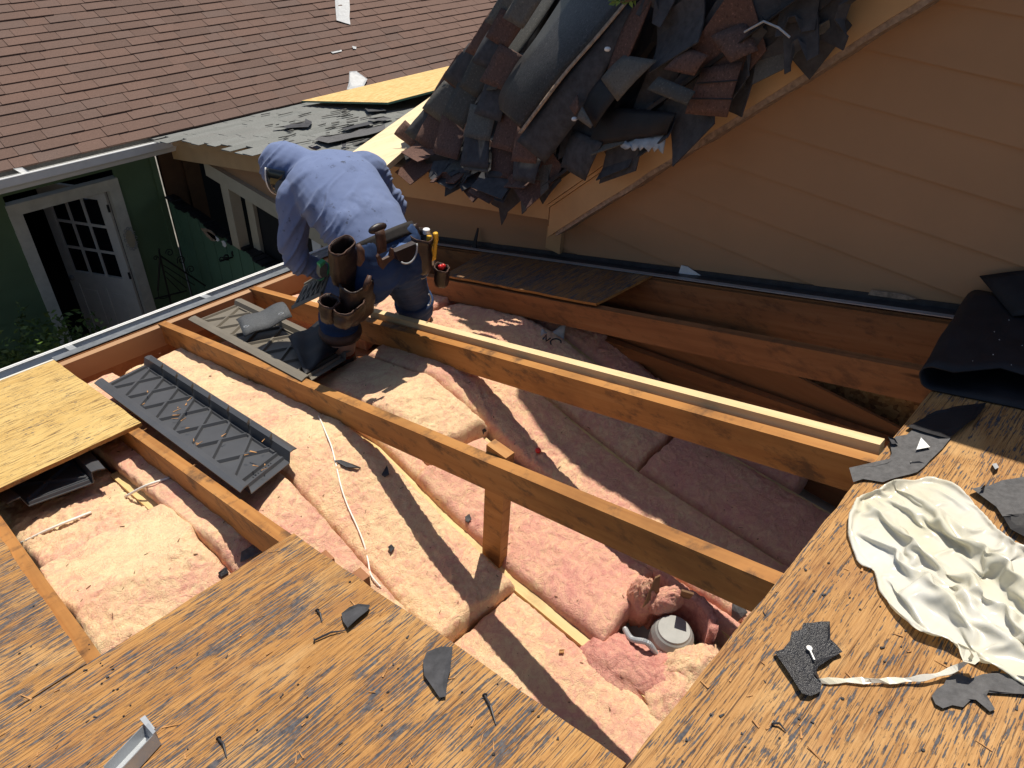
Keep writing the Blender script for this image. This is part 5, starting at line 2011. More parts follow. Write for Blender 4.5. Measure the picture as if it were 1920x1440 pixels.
# undershirt band and leather pad below the belt
def hipband(name, z0_, z1_, grow, mat, t0=0, t1=2 * math.pi, th=.006):
    n_ = 40
    rows = []
    for h in np.linspace(0, 1, 4):
        row = []
        for k in range(n_ + 1):
            t = t0 + (t1 - t0) * k / n_
            zc_ = z0_ + (z1_ - z0_) * h
            yc = 1.83 + (zc_ + 1.16) * .85
            row.append(K(1.325 + (.142 + grow) * math.cos(t), yc + (.078 + grow) * math.sin(t), zc_ + .05 * math.sin(t) - .010 * math.cos(t) * -1))
        rows.append(row)
    return sheet(name, rows, th, M[mat], parent=man)


rows = []
for h in (-.062, -.045, -.028, -.014):
    row = []
    for k in range(33):
        t = math.pi * (.02 + .96 * k / 32)
        _tt = Vector((0, .62, .78)).normalized()
        row.append(K(1.325, 1.792, -1.184) + Vector((1, -.04, .05)) * (.140 * math.cos(t) * KS) + Vector((0, -.78, .62)) * (.112 * math.sin(t) * KS) + _tt * h)
    rows.append(row)
sheet('undershirt', rows, .004, M['tshirt'], parent=man)
rows = []
_t = Vector((0, .62, .78)).normalized()
_b = Vector((0, -.78, .62)).normalized()
for h in (-.021, -.008, .008, .021):
    row = []
    for k in range(45):
        t = 2 * math.pi * k / 44
        row.append(K(1.325, 1.796, -1.178) + Vector((1, -.04, .05)) * (.143 * math.cos(t) * KS) + _b * (.116 * math.sin(t) * KS) + _t * h)
    rows.append(row)
belt = sheet('tool_belt', rows, .008, M['belt_black'], parent=man)


def pouch(name, top, w, d, h, mat='leather', ydir=Vector((.28, -.96, 0)), taper=.82, lip=None, tilt=0.0, parent=belt, sup=3.2, slope=.18):
    """open leather pouch hanging down from its mouth; its front lip dips lower than its back"""
    yd = ydir.normalized()
    xd = Vector((0, 0, 1)).cross(yd).normalized() * -1
    dn = (Vector((0, 0, -1)) + xd * tilt).normalized()
    seg = 36
    sd = int(abs(top.x * 1000)) % 50

    def pt(k, q, s, inset):
        t = 2 * math.pi * k / seg
        cw, sw = math.cos(t), math.sin(t)
        e = 2 / sup
        a_ = (w * s - inset) * (abs(cw) ** e) * math.copysign(1, cw)
        b_ = (d * s - inset) * (abs(sw) ** e) * math.copysign(1, sw)
        dip = slope * h * .5 * (1 + sw) * max(0, 1 - q / (h * .6))
        nz = .0045 * float(fbm(np.array(k * .33 + sd), np.array(q * 45.0), 3, sd))
        return top + xd * (a_ + nz * cw * 1.6) + yd * (b_ + nz * sw * 1.6) + dn * (q + dip)
    outer = [(h * f_, s_) for f_, s_ in ((0, 1.02), (.08, .99), (.18, .97), (.32, 1.0), (.48, 1.02), (.64, 1.0), (.8, .95), (.92, .87), (.98, taper * .85), (1.0, taper * .5))]
    vs, fs = [], []
    rows = [(q, s_, 0) for q, s_ in outer[::-1]] + [(q + .001, s_, .006) for q, s_ in outer[:-1]]
    for q, s_, ins in rows:
        for k in range(seg):
            vs.append(pw(pt(k, q, s_, ins)))
    for i in range(len(rows) - 1):
        for k in range(seg):
            k2 = (k + 1) % seg
            fs.append((i * seg + k, i * seg + k2, (i + 1) * seg + k2, (i + 1) * seg + k))
    fs.append(tuple(range(seg))[::-1])
    fs.append(tuple((len(rows) - 1) * seg + k for k in range(seg)))
    o = mo(name, vs, fs, M[mat], parent, smooth=True)
    rim_ = [pw(pt(k % seg, 0, 1.02, .002)) for k in range(seg + 1)]
    return o, rim_, xd, yd, dn


def rimmed(parent, rim_, mat='leather_tan', r=.0030):
    return MB().tube(rim_, r, 6).build('rim', M[mat], man, smooth=True)


# left pouch group
p1 = mp(640, 452, 1.73)
o, rm, xd, yd, dn = pouch('pouch', p1, .056, .022, .150, 'leather')
rimmed(man, rm)
p2 = mp(670, 515, 1.70)
o, rm, xd, yd, dn = pouch('pouch', p2, .072, .034, .165, 'leather', tilt=.10)
p3 = mp(655, 566, 1.665)
o, rm, xd, yd, dn = pouch('pouch', p3, .062, .032, .072, 'leather', tilt=.15, taper=.9)
rimmed(man, rm)
p4 = mp(617, 560, 1.70)
o, rm, xd, yd, dn = pouch('pouch', p4, .034, .028, .085, 'leather', taper=.8)
rimmed(man, rm)
# flap loop on the big pouch
c0 = mp(672, 470, 1.66)
MB().tube([pw(c0 + Vector(q)) for q in ((0, 0, .02), (.006, -.004, 0), (.004, -.004, -.03), (-.004, 0, -.05))], [.010, .016, .016, .010], 8).build('leather_loop', M['leather_tan'], man, smooth=True)
c0 = mp(688, 530, 1.63)
MB().tube([pw(c0 + Vector(q)) for q in ((.012, 0, .022), (.0, -.006, .004), (-.012, 0, -.022))], [.009, .015, .011], 8).build('leather_loop', M['leather_tan'], man, smooth=True)
# hammer loop at the back
c0 = mp(710, 432, 1.665)
rows = [[c0 + Vector((x - .0, -.004 - .006 * math.sin(h * 2.2), -h * .075)) for x in (-.018, .018)] for h in np.linspace(0, 1, 6)]
sheet('hammer_loop', rows, .005, M['leather_tan'], parent=man)
mb = MB()
mb.ball(pw(c0 + Vector((.004, .010, .002))), (.036 * HS, .013 * HS, .016 * HS), 14, 8)
mb.build('belt_pad', M['leather'], man, smooth=True)
c1 = mp(722, 484, 1.64)
pl = [(-.036, .022), (-.028, .028), (-.016, .004), (.012, .006), (.022, .030), (.030, .026), (.032, -.006), (.006, -.014), (-.018, -.030), (-.030, -.012)]
MB().prism([pw(c1 + Vector((x, 0, z))) for x, z in pl], [pw(c1 + Vector((x, -.008, z - .002))) for x, z in pl]).build('hammer_holder', M['leather_tan'], man)
# half moon pouch at the back with a pale rim
c2 = mp(757, 462, 1.66)
hm = [c2 + Vector((.045 * math.cos(t), -.010 * math.sin(-t) * 1.0, .052 * math.sin(t))) for t in np.linspace(math.pi, 2 * math.pi, 16)]
MB().prism([pw(q + Vector((0, .012, 0))) for q in hm], [pw(q + Vector((0, -.012, 0))) for q in hm]).build('pouch', M['leather'], belt)
MB().tube([pw(q + Vector((0, -.013, 0))) for q in hm[4:]], .0042, 6).build('rim', M['scrap_gray'], man, smooth=True)
# right pouch and bolt cup
p5 = mp(787, 432, 1.70)
o, rm, xd, yd, dn = pouch('pouch', p5, .046, .040, .160, 'leather', Vector((.75, -.66, 0)))
rimmed(man, rm)
p5b = mp(773, 418, 1.74)
rows = [[p5b + Vector((x, -.012 - .02 * h, -h * .07)) for x in (-.012, .012)] for h in np.linspace(0, 1, 5)]
sheet('leather_flap', rows, .006, M['leather'], parent=man)
p6 = mp(828, 498, 1.73)
o, rm, xd, yd, dn = pouch('cup', p6, .030, .026, .085, 'leather', Vector((.6, -.8, 0)))
rimmed(man, rm)
for (dx, dz_) in ((-.006, -.004), (.008, -.006), (.0, -.010)):
    MB().ball(pw(p6 + Vector((dx, 0, dz_))), .010 * HS, 8, 6).build('cap_nail', M['red'], man, smooth=True)
c3 = mp(792, 512, 1.70)
MB().tube([pw(c3 + Vector((.022 * math.cos(t), -.006, .018 * math.sin(t)))) for t in np.linspace(math.pi * 1.0, 2.1 * math.pi, 12)], .0035, 6).build('hook', M['steel'], man, smooth=True)
c4 = mp(803, 552, 1.72)
MB().tube([pw(c4 + Vector((.012 * math.sin(t), 0, -.024 + .024 * math.cos(t)))) for t in np.linspace(0, 3.6, 10)], .0035, 6).build('hook', M['steel'], man, smooth=True)

# left glove: grey palm, green cuff, five fingers
gl = MB()
hand(gl, wrL + Vector((.006, -.004, -.004)), Vector((.55, -.15, -.35)), Vector((0, .6, -.8)), scale=1.12)
g0 = gl.build('glove', M['glove_gray'], man, smooth=True)
dw = (wrL - elL).normalized()
u_ = dw.cross(Vector((0, 0, 1))).normalized(); w_ = dw.cross(u_)
MB().loft([(pw(wrL - dw * .018), u_ * .041 * HS, w_ * .039 * HS), (pw(wrL + dw * .022), u_ * .036 * HS, w_ * .034 * HS)], seg=18).build('cuff', M['glove_green'], man)
c5 = mp(602, 505, 2.02)
pl = [(-.012, .026), (.012, .030), (.024, .010), (.018, -.034), (-.010, -.030), (-.020, -.006)]
MB().prism([pw(c5 + Vector((x, .006 + x * .2, z))) for x, z in pl], [pw(c5 + Vector((x * .9, -.012 + x * .2, z * .95))) for x, z in pl]).build('glove_back', M['glove_gray'], g0 if False else man)
pl = [(-.012, .018), (-.012, .032), (.014, .036), (.014, .026)]
MB().prism([pw(c5 + Vector((x, .006 + x * .2, z))) for x, z in pl], [pw(c5 + Vector((x, -.015 + x * .2, z))) for x, z in pl]).build('glove_trim', M['glove_green'], man)

# boots and socks
for (kn, an, yaw) in ((knL, anL, .1), (knR, anR, -.15)):
    d_ = (an - kn).normalized()
    u_ = Vector((1, 0, 0)); w_ = Vector((0, 1, 0))
    MB().loft([(pw(an - d_ * .115), u_ * .045 * HS, w_ * .047 * HS), (pw(an - d_ * .07), u_ * .047 * HS, w_ * .050 * HS), (pw(an - d_ * .035), u_ * .045 * HS, w_ * .049 * HS)], seg=18).build('sock', M['sock'], man, smooth=True)
    bt = MB()
    fx = Vector((math.sin(yaw), math.cos(yaw), 0)); sx = Vector((math.cos(yaw), -math.sin(yaw), 0))
    fl = -1.795
    z = lambda h: Vector((an.x, an.y, fl + h))
    for (f0, w, hh) in ((-.052, .034, .05), (-.03, .040, .058), (.02, .041, .056), (.07, .045, .046), (.12, .042, .034), (.15, .026, .024)):
        pass
    rings = []
    for (f0, w, hh) in ((-.056, .022, .030), (-.048, .034, .040), (-.01, .038, .044), (.04, .040, .040), (.09, .044, .034), (.135, .040, .028), (.158, .022, .018)):
        rings.append((pw(Vector((an.x, an.y, fl + hh)) + fx * f0), sx * w * HS, Vector((0, 0, hh * HS))))
    bt.loft(rings, seg=20, sup=2.6)
    bt.tube([pw(Vector((an.x, an.y, fl + .05)) - fx * .012), pw(an - d_ * .045)], [.047 * HS, .044 * HS], 18)
    co, no, fs = remeshed(bt, .008, 4)
    bo = mo('boot', co, fs, M['boot'], man, smooth=True)
    sl = []
    for k in range(20):
        t = 2 * math.pi * k / 20
        sl.append((math.cos(t) * .044, .05 + math.sin(t) * .112))
    MB().prism([pw(Vector((an.x, an.y, fl - .012)) + sx * a_ + fx * b_) for a_, b_ in sl], [pw(Vector((an.x, an.y, fl + .004)) + sx * a_ + fx * b_) for a_, b_ in sl]).build('sole', M['rubber'], bo)

# ---- things carried in the pouches
c = mp(800, 452, 1.70)
bt = thing('water_bottle', 'small clear plastic bottle sticking out of the right tool pouch', 'bottle', pw(c + Vector((0, 0, -.08))))
prof = [(-.080, .020), (-.078, .024), (-.02, .024), (-.012, .022), (-.004, .024), (.010, .024), (.020, .019), (.027, .0115), (.034, .011)]
MB().loft([(pw(c + Vector((0, 0, z_))), (r_ * HS, 0, 0), (0, r_ * HS, 0)) for z_, r_ in prof], seg=20).build('bottle_body', M['bottle'], bt, smooth=True)
MB().loft([(pw(c + Vector((0, 0, z_))), (r_ * HS, 0, 0), (0, r_ * HS, 0)) for z_, r_ in ((.030, .0125), (.044, .0125), (.046, .011))], seg=18).build('bottle_cap', M['scrap_white'], bt)
MB().loft([(pw(c + Vector((0, 0, z_))), (r_ * HS, 0, 0), (0, r_ * HS, 0)) for z_, r_ in ((-.05, .0244), (-.018, .0244))], seg=20).build('bottle_label', M['scrap_gray'], bt)
c = mp(811, 460, 1.68)
pl_ = thing('pliers', 'yellow handled pliers standing in the right tool pouch', 'pliers', pw(c + Vector((0, 0, -.06))))
for k in (-1, 1):
    pts = [c + Vector((k * .004, 0, -.055)), c + Vector((k * .010, 0, -.01)), c + Vector((k * .016, 0, .022)), c + Vector((k * .014, 0, .042))]
    MB().tube([pw(q) for q in bez(pts, 4)], .0088 * HS, 10).build('grip', M['yellow'], pl_, smooth=True)
MB().tube([pw(c + Vector((0, 0, -.055))), pw(c + Vector((0, 0, -.075)))], .008 * HS, 8).build('jaw', M['steel'], pl_)

# ================================================================== white plastic bag on the right deck
def deck(px, py, up=0.0):
    return rf(px, py, up)


def flat_on(z):
    return lambda px, py, up=0.0: on_z(px, py, z + up)


bagpoly = [(1590, 985), (1592, 950), (1606, 925), (1650, 907), (1690, 893), (1745, 878), (1790, 890), (1815, 912), (1850, 948), (1878, 985), (1905, 1010), (1960, 1020), (2060, 1060),
           (2120, 1190), (2060, 1300), (1960, 1285), (1900, 1250), (1845, 1225), (1780, 1190), (1722, 1172), (1690, 1140), (1650, 1090), (1640, 1050), (1610, 1040)]


def poly_dist(poly, X, Y):
    """signed distance, positive inside"""
    px = np.array([p[0] for p in poly]); py = np.array([p[1] for p in poly])
    n = len(poly)
    d = np.full(X.shape, 1e9)
    inside = np.zeros(X.shape, bool)
    for i in range(n):
        j = (i + 1) % n
        ex, ey = px[j] - px[i], py[j] - py[i]
        wx, wy = X - px[i], Y - py[i]
        t = np.clip((wx * ex + wy * ey) / (ex * ex + ey * ey + 1e-12), 0, 1)
        d = np.minimum(d, np.hypot(wx - ex * t, wy - ey * t))
        c = ((py[i] > Y) != (py[j] > Y)) & (X < ex * (Y - py[i]) / (ey + 1e-12) + px[i])
        inside ^= c
    return np.where(inside, d, -d)


BUP = 0.03
bp = [deck(x, y, BUP) for x, y in bagpoly]
bxy = np.array([(p[0], v_of(p[1], BUP)) for p in bp])
cen = bxy.mean(0)
fa = np.array([math.cos(1.0), math.sin(1.0)])      # folds run along this
fb = np.array([-fa[1], fa[0]])
EA, EB = 1.22, 1.75                                  # how much longer the film is than the place it lies in
la = (bxy - cen) @ fa * EA
lb = (bxy - cen) @ fb * EB
sp_ = .0085
ga = np.arange(la.min() - sp_, la.max() + sp_, sp_)
gb = np.arange(lb.min() - sp_, lb.max() + sp_, sp_)
GA, GB = np.meshgrid(ga, gb)
ins = poly_dist(list(zip(la, lb)), GA, GB) > 0
rs_ = np.random.RandomState(4)
pos = np.zeros(GA.shape + (3,))
pos[..., 0], pos[..., 1] = GA / EA, GB / EB
pos[..., 2] = .035 + .035 * fbm(GA * 5 + .3 * fbm(GA * 4, GB * 4, 2, 70), GB * 13, 2, 71) + .03 * fbm(GA * 3, GB * 5, 2, 79) + .003 * rs_.rand(*GA.shape) + .03 * np.clip(poly_dist(list(zip(la, lb)), GA, GB) / .12, 0, 1)
_pad = np.pad(ins, 1)
edge_ = ins & ~(_pad[2:, 1:-1] & _pad[:-2, 1:-1] & _pad[1:-1, 2:] & _pad[1:-1, :-2] & _pad[2:, 2:] & _pad[:-2, :-2] & _pad[2:, :-2] & _pad[:-2, 2:])
_d = poly_dist(list(zip(la, lb)), GA, GB)
_gb, _ga = np.gradient(_d, sp_)
_gl = np.maximum(np.hypot(_ga, _gb), 1e-6)
SA = np.where(edge_, GA - _ga / _gl * _d, GA)
SB = np.where(edge_, GB - _gb / _gl * _d, GB)
tgt = np.stack([GA / EA, GB / EB, .008 + .030 * np.clip(fbm(GA * 5, GB * 5, 2, 77) + .2, 0, 1)], -1)
prev_ = pos.copy()
WB = np.clip(poly_dist(list(zip(la, lb)), GA, GB) / .09, 0, 1)
RA, RB = sp_ * ((1 - WB) / EA + WB), sp_ * ((1 - WB) / EB + WB)
RD = np.hypot(RA, RB)


def solve(P_, di, dj, rest, k):
    """distance constraints between (i,j) and (i+di,j+dj), in two colours"""
    H_, W_ = P_.shape[:2]
    j0, j1 = max(0, -dj), W_ - max(0, dj)
    step = 2 * max(abs(di), abs(dj))
    I, J = np.meshgrid(np.arange(0, H_ - di), np.arange(j0, j1), indexing='ij')
    key = (I // max(di, 1) if di else J // max(abs(dj), 1)) % 2
    for c in (0, 1):
        m = (key == c) & ins[I, J] & ins[I + di, J + dj]
        i, j = I[m], J[m]
        a, b_ = P_[i, j], P_[i + di, j + dj]
        d = b_ - a
        L = np.maximum(np.linalg.norm(d, axis=1), 1e-9)
        cor = (k * .5 * (L - rest[i, j]) / L)[:, None] * d
        P_[i, j] = a + cor
        P_[i + di, j + dj] = b_ - cor


NIT = 150
for it in range(NIT):
    f_ = 1.0
    vel = (pos - prev_) * .5
    prev_ = pos.copy()
    pos = pos + vel
    pos[..., 2] -= .00022
    for _ in range(3):
        solve(pos, 0, 1, RA, 1)
        solve(pos, 1, 0, RB, 1)
        solve(pos, 1, 1, RD, .8)
        solve(pos, 1, -1, RD, .8)
        solve(pos, 0, 2, RA * 2, .02)
        solve(pos, 2, 0, RB * 2, .02)
        e_ = SA / EA, SB / EB
        pos[..., 0] = np.where(edge_, e_[0], pos[..., 0])
        pos[..., 1] = np.where(edge_, e_[1], pos[..., 1])
        pos[..., 2] = np.where(edge_, pos[..., 2] * .7 + tgt[..., 2] * .3, pos[..., 2])
        pos[..., 2] = np.clip(pos[..., 2], .004, .12)
idx = -np.ones(GA.shape, int)
vt = []
for k, (i, j) in enumerate(np.argwhere(ins)):
    idx[i, j] = k
    q = cen + fa * pos[i, j, 0] + fb * pos[i, j, 1]
    vt.append(pw(RP(q[0], q[1], pos[i, j, 2])))
fs = []
for i in range(GA.shape[0] - 1):
    for j in range(GA.shape[1] - 1):
        q = (idx[i, j], idx[i, j + 1], idx[i + 1, j + 1], idx[i + 1, j])
        if min(q) >= 0:
            fs.append(q)
bag = mo('plastic_bag', vt, fs, M['bag'], smooth=True, label='crumpled cream white plastic bag lying on the right deck', cat='bag')
md = bag.modifiers.new('smooth_film', 'SUBSURF')
md.levels = md.render_levels = 1
md = bag.modifiers.new('film', 'SOLIDIFY')
md.thickness = .0008
# torn strip trailing from the bag
pts = [(1530, 1277, .004), (1600, 1276, .006), (1680, 1276, .008), (1745, 1268, .012), (1785, 1256, .018), (1812, 1240, .03), (1822, 1228, .045), (1815, 1218, .055)]
rows = []
for q in bez([Vector(p) for p in pts], 5):
    w_ = 5 + 1.8 * math.sin(q.x * .11)
    rows.append([deck(q.x - 1, q.y - w_, q.z + .002 + .003 * math.sin(q.x * .07)), deck(q.x + 3, q.y + w_, max(q.z - .001, .002))])
sheet('torn_strip', rows, .0012, M['bag'], parent=bag, up=(0, 0, 1), smooth=False)
pl = [(1795, 1205), (1830, 1222), (1838, 1238), (1828, 1246), (1806, 1240), (1800, 1225)]
flat_poly('bag_corner', None, pl, deck, 'bag', .03, .003, None, curl=.02, parent=bag)

# ================================================================== tar paper and scraps on the deck
def deck_piece(name, label, pts, mat, up=.0016, th=.003, cat='roofing felt', curl=.009, group=None):
    return flat_poly(name, label, pts, deck, mat, up, th, cat, group, curl)


deck_piece('felt_scrap', 'black rounded felt scrap on the near deck, left of the pointed one', [(640, 1150), (655, 1138), (672, 1132), (694, 1134), (690, 1144), (670, 1160), (652, 1177), (643, 1165)], 'felt')
deck_piece('felt_scrap', 'black shield shaped felt scrap at the edge of the near deck', [(800, 1222), (826, 1212), (849, 1213), (846, 1240), (838, 1285), (836, 1306), (824, 1308), (812, 1290), (795, 1266), (793, 1240)], 'felt', curl=.006)
tp = deck_piece('tar_piece', 'shiny torn tar shingle piece with a nail on the right deck', [(1452, 1222), (1468, 1217), (1482, 1200), (1484, 1186), (1503, 1180), (1506, 1168), (1556, 1165), (1557, 1198), (1568, 1208), (1580, 1222), (1552, 1238), (1534, 1250), (1528, 1265), (1541, 1282), (1538, 1297), (1520, 1305), (1504, 1300), (1480, 1262)],
                'tar', curl=.011, cat='shingle')
a, b = Vector(deck(1517, 1216, .014)), Vector(deck(1527, 1238, .012))
MB().tube([pw(a), pw(b)], .0028, 6).build('nail', M['steel'], tp)
MB().tube([pw(a), pw(a + Vector((0, 0, .002)))], .0065, 8).build('nail_head', M['steel'], tp)
deck_piece('felt_scrap', 'ragged grey brown felt scrap under the bag strip', [(1747, 1305), (1756, 1292), (1770, 1283), (1776, 1270), (1796, 1262), (1820, 1272), (1842, 1264), (1880, 1262), (1930, 1270), (1990, 1290), (1960, 1304), (1905, 1300), (1855, 1294), (1850, 1303), (1866, 1330), (1856, 1334), (1830, 1312), (1812, 1310), (1806, 1326), (1786, 1322), (1768, 1328), (1754, 1320)], 'felt_gray', curl=.003)
deck_piece('felt_scrap', 'torn grey felt at the deck edge behind the bag, holding a white triangle', [(1592, 877), (1640, 874), (1664, 868), (1672, 850), (1668, 826), (1680, 818), (1700, 815), (1718, 800), (1760, 806), (1782, 822), (1768, 840), (1745, 862), (1720, 885), (1690, 893), (1655, 904), (1618, 898), (1600, 904)], 'felt_gray', curl=.003)
deck_piece('felt_scrap', 'small dark curled felt on the deck edge by the white topped rafter', [(1665, 818), (1678, 822), (1684, 832), (1672, 832)], 'felt', up=.006, curl=.01)
flat_poly('paper_scrap', 'white triangular scrap on the torn grey felt', [(1718, 843), (1727, 820), (1744, 838)], deck, 'scrap_white', .010, .002, 'scrap')
deck_piece('felt_scrap', 'smooth black felt patch in the shade by the rolled felt', [(1700, 800), (1755, 770), (1790, 762), (1850, 755), (1838, 775), (1800, 805), (1780, 822), (1740, 812)], 'felt_black')
deck_piece('felt_scrap', 'grey felt sheet lying behind the plastic bag at the frame edge', [(1822, 916), (1850, 912), (1880, 900), (1930, 892), (2000, 900), (2000, 965), (1925, 965), (1880, 968), (1868, 950)], 'felt_gray', up=.004, curl=.008)
deck_piece('felt_scrap', 'dark felt curl standing up beside the grey felt sheet', [(1838, 917), (1848, 907), (1845, 920)], 'felt_black', up=.01, curl=.015)
deck_piece('felt_scrap', 'black sheet under the right side of the plastic bag', [(1880, 966), (1930, 962), (2000, 970), (2000, 1010), (1925, 1008), (1895, 992)], 'felt_black', up=.006)
flat_poly('pebble', 'small grey pebble on the deck beside the shade edge', [(1860, 870), (1868, 868), (1873, 876), (1866, 880)], deck, 'scrap_gray', .003, .010, 'stone')

# rolled felt at the wall corner
R_ = .030
prof = [(-.42, .004)] + [(.17 * k / 4 - .42 + .42, .0045) for k in range(0, 5)]
loop_ = []
for k in range(15):
    t = -math.pi / 2 + math.pi * 1.02 * k / 14
    loop_.append((.178 + R_ * 1.15 * math.cos(t), .0045 + R_ + R_ * math.sin(t)))
back = [(.14, .060), (.06, .052), (-.04, .040), (-.16, .036), (-.30, .030), (-.44, .028)]
prof = [(-.42, .0045), (-.2, .0045), (0, .0045), (.12, .0045)] + loop_ + back
rows = []
for i in range(11):
    s = i / 10
    x = 1.775 + .44 * s
    rows.append([RP(x + .02 * (v < .1) * math.sin(v * 9) + (.06 if n > .02 and v < .1 else 0) * (1 - s), v + .03 * s, n * (1 + .5 * s) + (.016 * float(fbm(np.array(s * 4.0), np.array(v * 9.0), 3, 93)) + .008) * (n > .02)) for v, n in prof])
fr_ = sheet('felt_roll', rows, .004, M['felt_black'], 'folded black roofing felt rolled over the deck corner against the tan wall', 'roofing felt')
mb = MB()
for i in range(26):
    u, v = rng.gauss(1.95, .08), rng.gauss(-.03, .09)
    if v > .18 or v < -.3 or not 1.78 < u < 2.2:
        continue
    n = float(np.interp(v, [-.44, -.16, .06, .14, .2], [.03, .037, .053, .061, .066])) * (1 + .5 * (u - 1.735) / .47) + .006
    q = Vector(RP(u, v, n)); s = rng.uniform(.0005, .0014)
    mb.hexa([pw(q + Vector((a * s, b * s, c * s * .6))) for c in (-1, 1) for a, b in ((-1, -1), (1, -1), (1, 1), (-1, 1))])
mb.build('white_crumbs', M['scrap_white'], label='pale crumbs scattered on the rolled black felt', cat='debris', kind='stuff')
rows = bilin((RP(2.10, .10, .085), RP(2.24, .22, .13), RP(2.25, -.15, .16), RP(2.12, -.2, .09)), 8, 6, lambda u, v: (0, 0, .03 * math.sin(math.pi * v)))
sheet('felt_flap', rows, .004, M['felt_black'], 'black felt flap folded up against the tan wall above the roll', 'roofing felt', up=(0, 0, 1))
# vertical strip and scraps along the wall
q = Vector(on_x(880, 498, 2.2)); t_ = Vector(on_x(898, 428, 2.245))
MB().prism([pw(q + Vector((0, .015, 0))), pw(q + Vector((0, -.03, 0))), pw(t_), pw(t_ + Vector((0, .008, 0)))], [pw(q + Vector((-.006, .015, 0))), pw(q + Vector((-.006, -.03, 0))), pw(t_ + Vector((-.004, 0, 0))), pw(t_ + Vector((-.004, .008, 0)))]).build('felt_strip', M['felt_black'], label='pointed black felt strip standing against the tan wall', cat='roofing felt')
for pts, l_ in (([(1273, 513), (1278, 497), (1290, 500), (1314, 516)], 'torn white housewrap corner above the wall flashing'),
                ([(1628, 552), (1634, 543), (1690, 550), (1720, 560), (1700, 562)], 'pale peeled edge low on the tan wall near the roll'),
                ([(1805, 574), (1822, 567), (1842, 568), (1838, 578)], 'pale scrap low on the tan wall beside the felt flap')):
    a = [pw(on_x(x, y, XW - .016)) for x, y in pts]
    MB().prism(a, [p + Vector((-.004, 0, 0)) for p in a]).build('wall_scrap', M['scrap_white'] if 'white' in l_ else M['bare'], label=l_, cat='scrap')

# aluminium edging lying on the near deck
al = thing('edging_strip', 'bent piece of silver aluminium edging on the near deck at the bottom', 'edging', pw(deck(265, 1400, .0)))
a, b = Vector(deck(283, 1372, .003)), Vector(deck(205, 1455, .003))
dd = (b - a)
wv = Vector(deck(303, 1395, .003)) - a
nv_ = Vector((0, SN, CS))
def lq(u, w, h): return pw(a + dd * u + wv * w + nv_ * h)
MB().hexa([lq(0, 0, 0), lq(1, 0, 0), lq(1, .9, 0), lq(0, .9, 0), lq(0, 0, .002), lq(1, 0, .002), lq(1, .9, .002), lq(0, .9, .002)]).build('base', M['alu'], al)
MB().hexa([lq(0, .9, 0), lq(1, .9, 0), lq(1, 1.0, 0), lq(0, 1.0, 0), lq(0.02, .9, .026), lq(1, .9, .026), lq(1, 1.0, .028), lq(0.02, 1.0, .028)]).build('side', M['alu'], al)
MB().hexa([lq(0, -.05, 0), lq(1, -.05, 0), lq(1, 0.02, 0), lq(0, 0.02, 0), lq(0, -.12, .02), lq(1, -.12, .02), lq(1, -.05, .021), lq(0, -.05, .021)]).build('side', M['alu'], al)
MB().hexa([lq(0, -.02, .002), lq(.10, -.02, .002), lq(.10, .9, .002), lq(0, .9, .002), lq(-.02, .3, .030), lq(.05, .3, .030), lq(.05, 1.0, .030), lq(-.02, 1.0, .030)]).build('end_fold', M['alu'], al)
e0 = [Vector(deck(283, 1374, .022)), Vector(deck(292, 1368, .022)), Vector(deck(273, 1343, .030)), Vector(deck(263, 1350, .030))]
MB().prism([pw(p) for p in e0], [pw(p + nv_ * .003) for p in e0]).build('bent_tab', M['alu'], al)

# ================================================================== scraps fallen on the insulation
def ins_fn(px, py, up=0.0):
    return on_ins(px, py, up)


for pts, m_, l_, up in (([(628, 868), (640, 866), (660, 874), (677, 880), (650, 880)], 'felt', 'black curled felt sliver lying over the white cable', .002),
                        ([(716, 893), (726, 877), (730, 892), (722, 898)], 'felt', 'small dark felt corner by the joist left of the brace', .002),
                        ([(872, 972), (880, 968), (884, 976), (878, 982), (873, 980)], 'felt_gray', 'small grey crumb beside the upright brace', .002),
                        ([(1262, 1252), (1268, 1250), (1290, 1264), (1286, 1268), (1264, 1262)], 'felt_gray', 'grey felt chip on the beige wool below the lamp can', .002),
                        ([(1236, 1328), (1240, 1312), (1258, 1298), (1260, 1310), (1246, 1325)], 'felt', 'dark felt chip at the lower right corner of the opening', .002),
                        ([(1370, 1160), (1372, 1132), (1392, 1140), (1400, 1152), (1380, 1172)], 'felt_gray', 'grey felt scrap beside the deck edge behind the lamp can', .002),
                        ([(452, 1058), (454, 1040), (490, 1018), (506, 1028), (480, 1046)], 'felt_gray', 'grey felt scrap under the deck edge of the small hole', .002),
                        ([(410, 1078), (425, 1066), (430, 1078), (416, 1086)], 'felt_black', 'black felt chip next to the grey scrap in the small hole', .002),
                        ([(904, 810), (908, 808), (912, 816), (906, 818)], 'felt', 'tiny dark chip on the shaded batt behind the brace', .002),
                        ([(1048, 1222), (1058, 1221), (1057, 1227), (1048, 1228)], 'splinter', 'small square wood chip on the lower pink batt', .002),
                        ([(728, 1110 - 80), (734, 1024), (740, 1030), (733, 1040)], 'felt', 'dark crumb among the dirt on the wide batt', .002)):
    flat_poly('felt_scrap' if m_ != 'splinter' else 'wood_chip', l_, pts, ins_fn, m_, up, .004, 'scrap', curl=.006)
rb = Vector(on_ins(1009, 847, .006))
MB().ball(pw(rb), .010 * HS, 14, 10).build('cap_nail', M['red'], smooth=True, label='small red plastic nail cap on the shaded batt', cat='nail cap')
k_ = Vector(on_z(852, 607, -1.72))
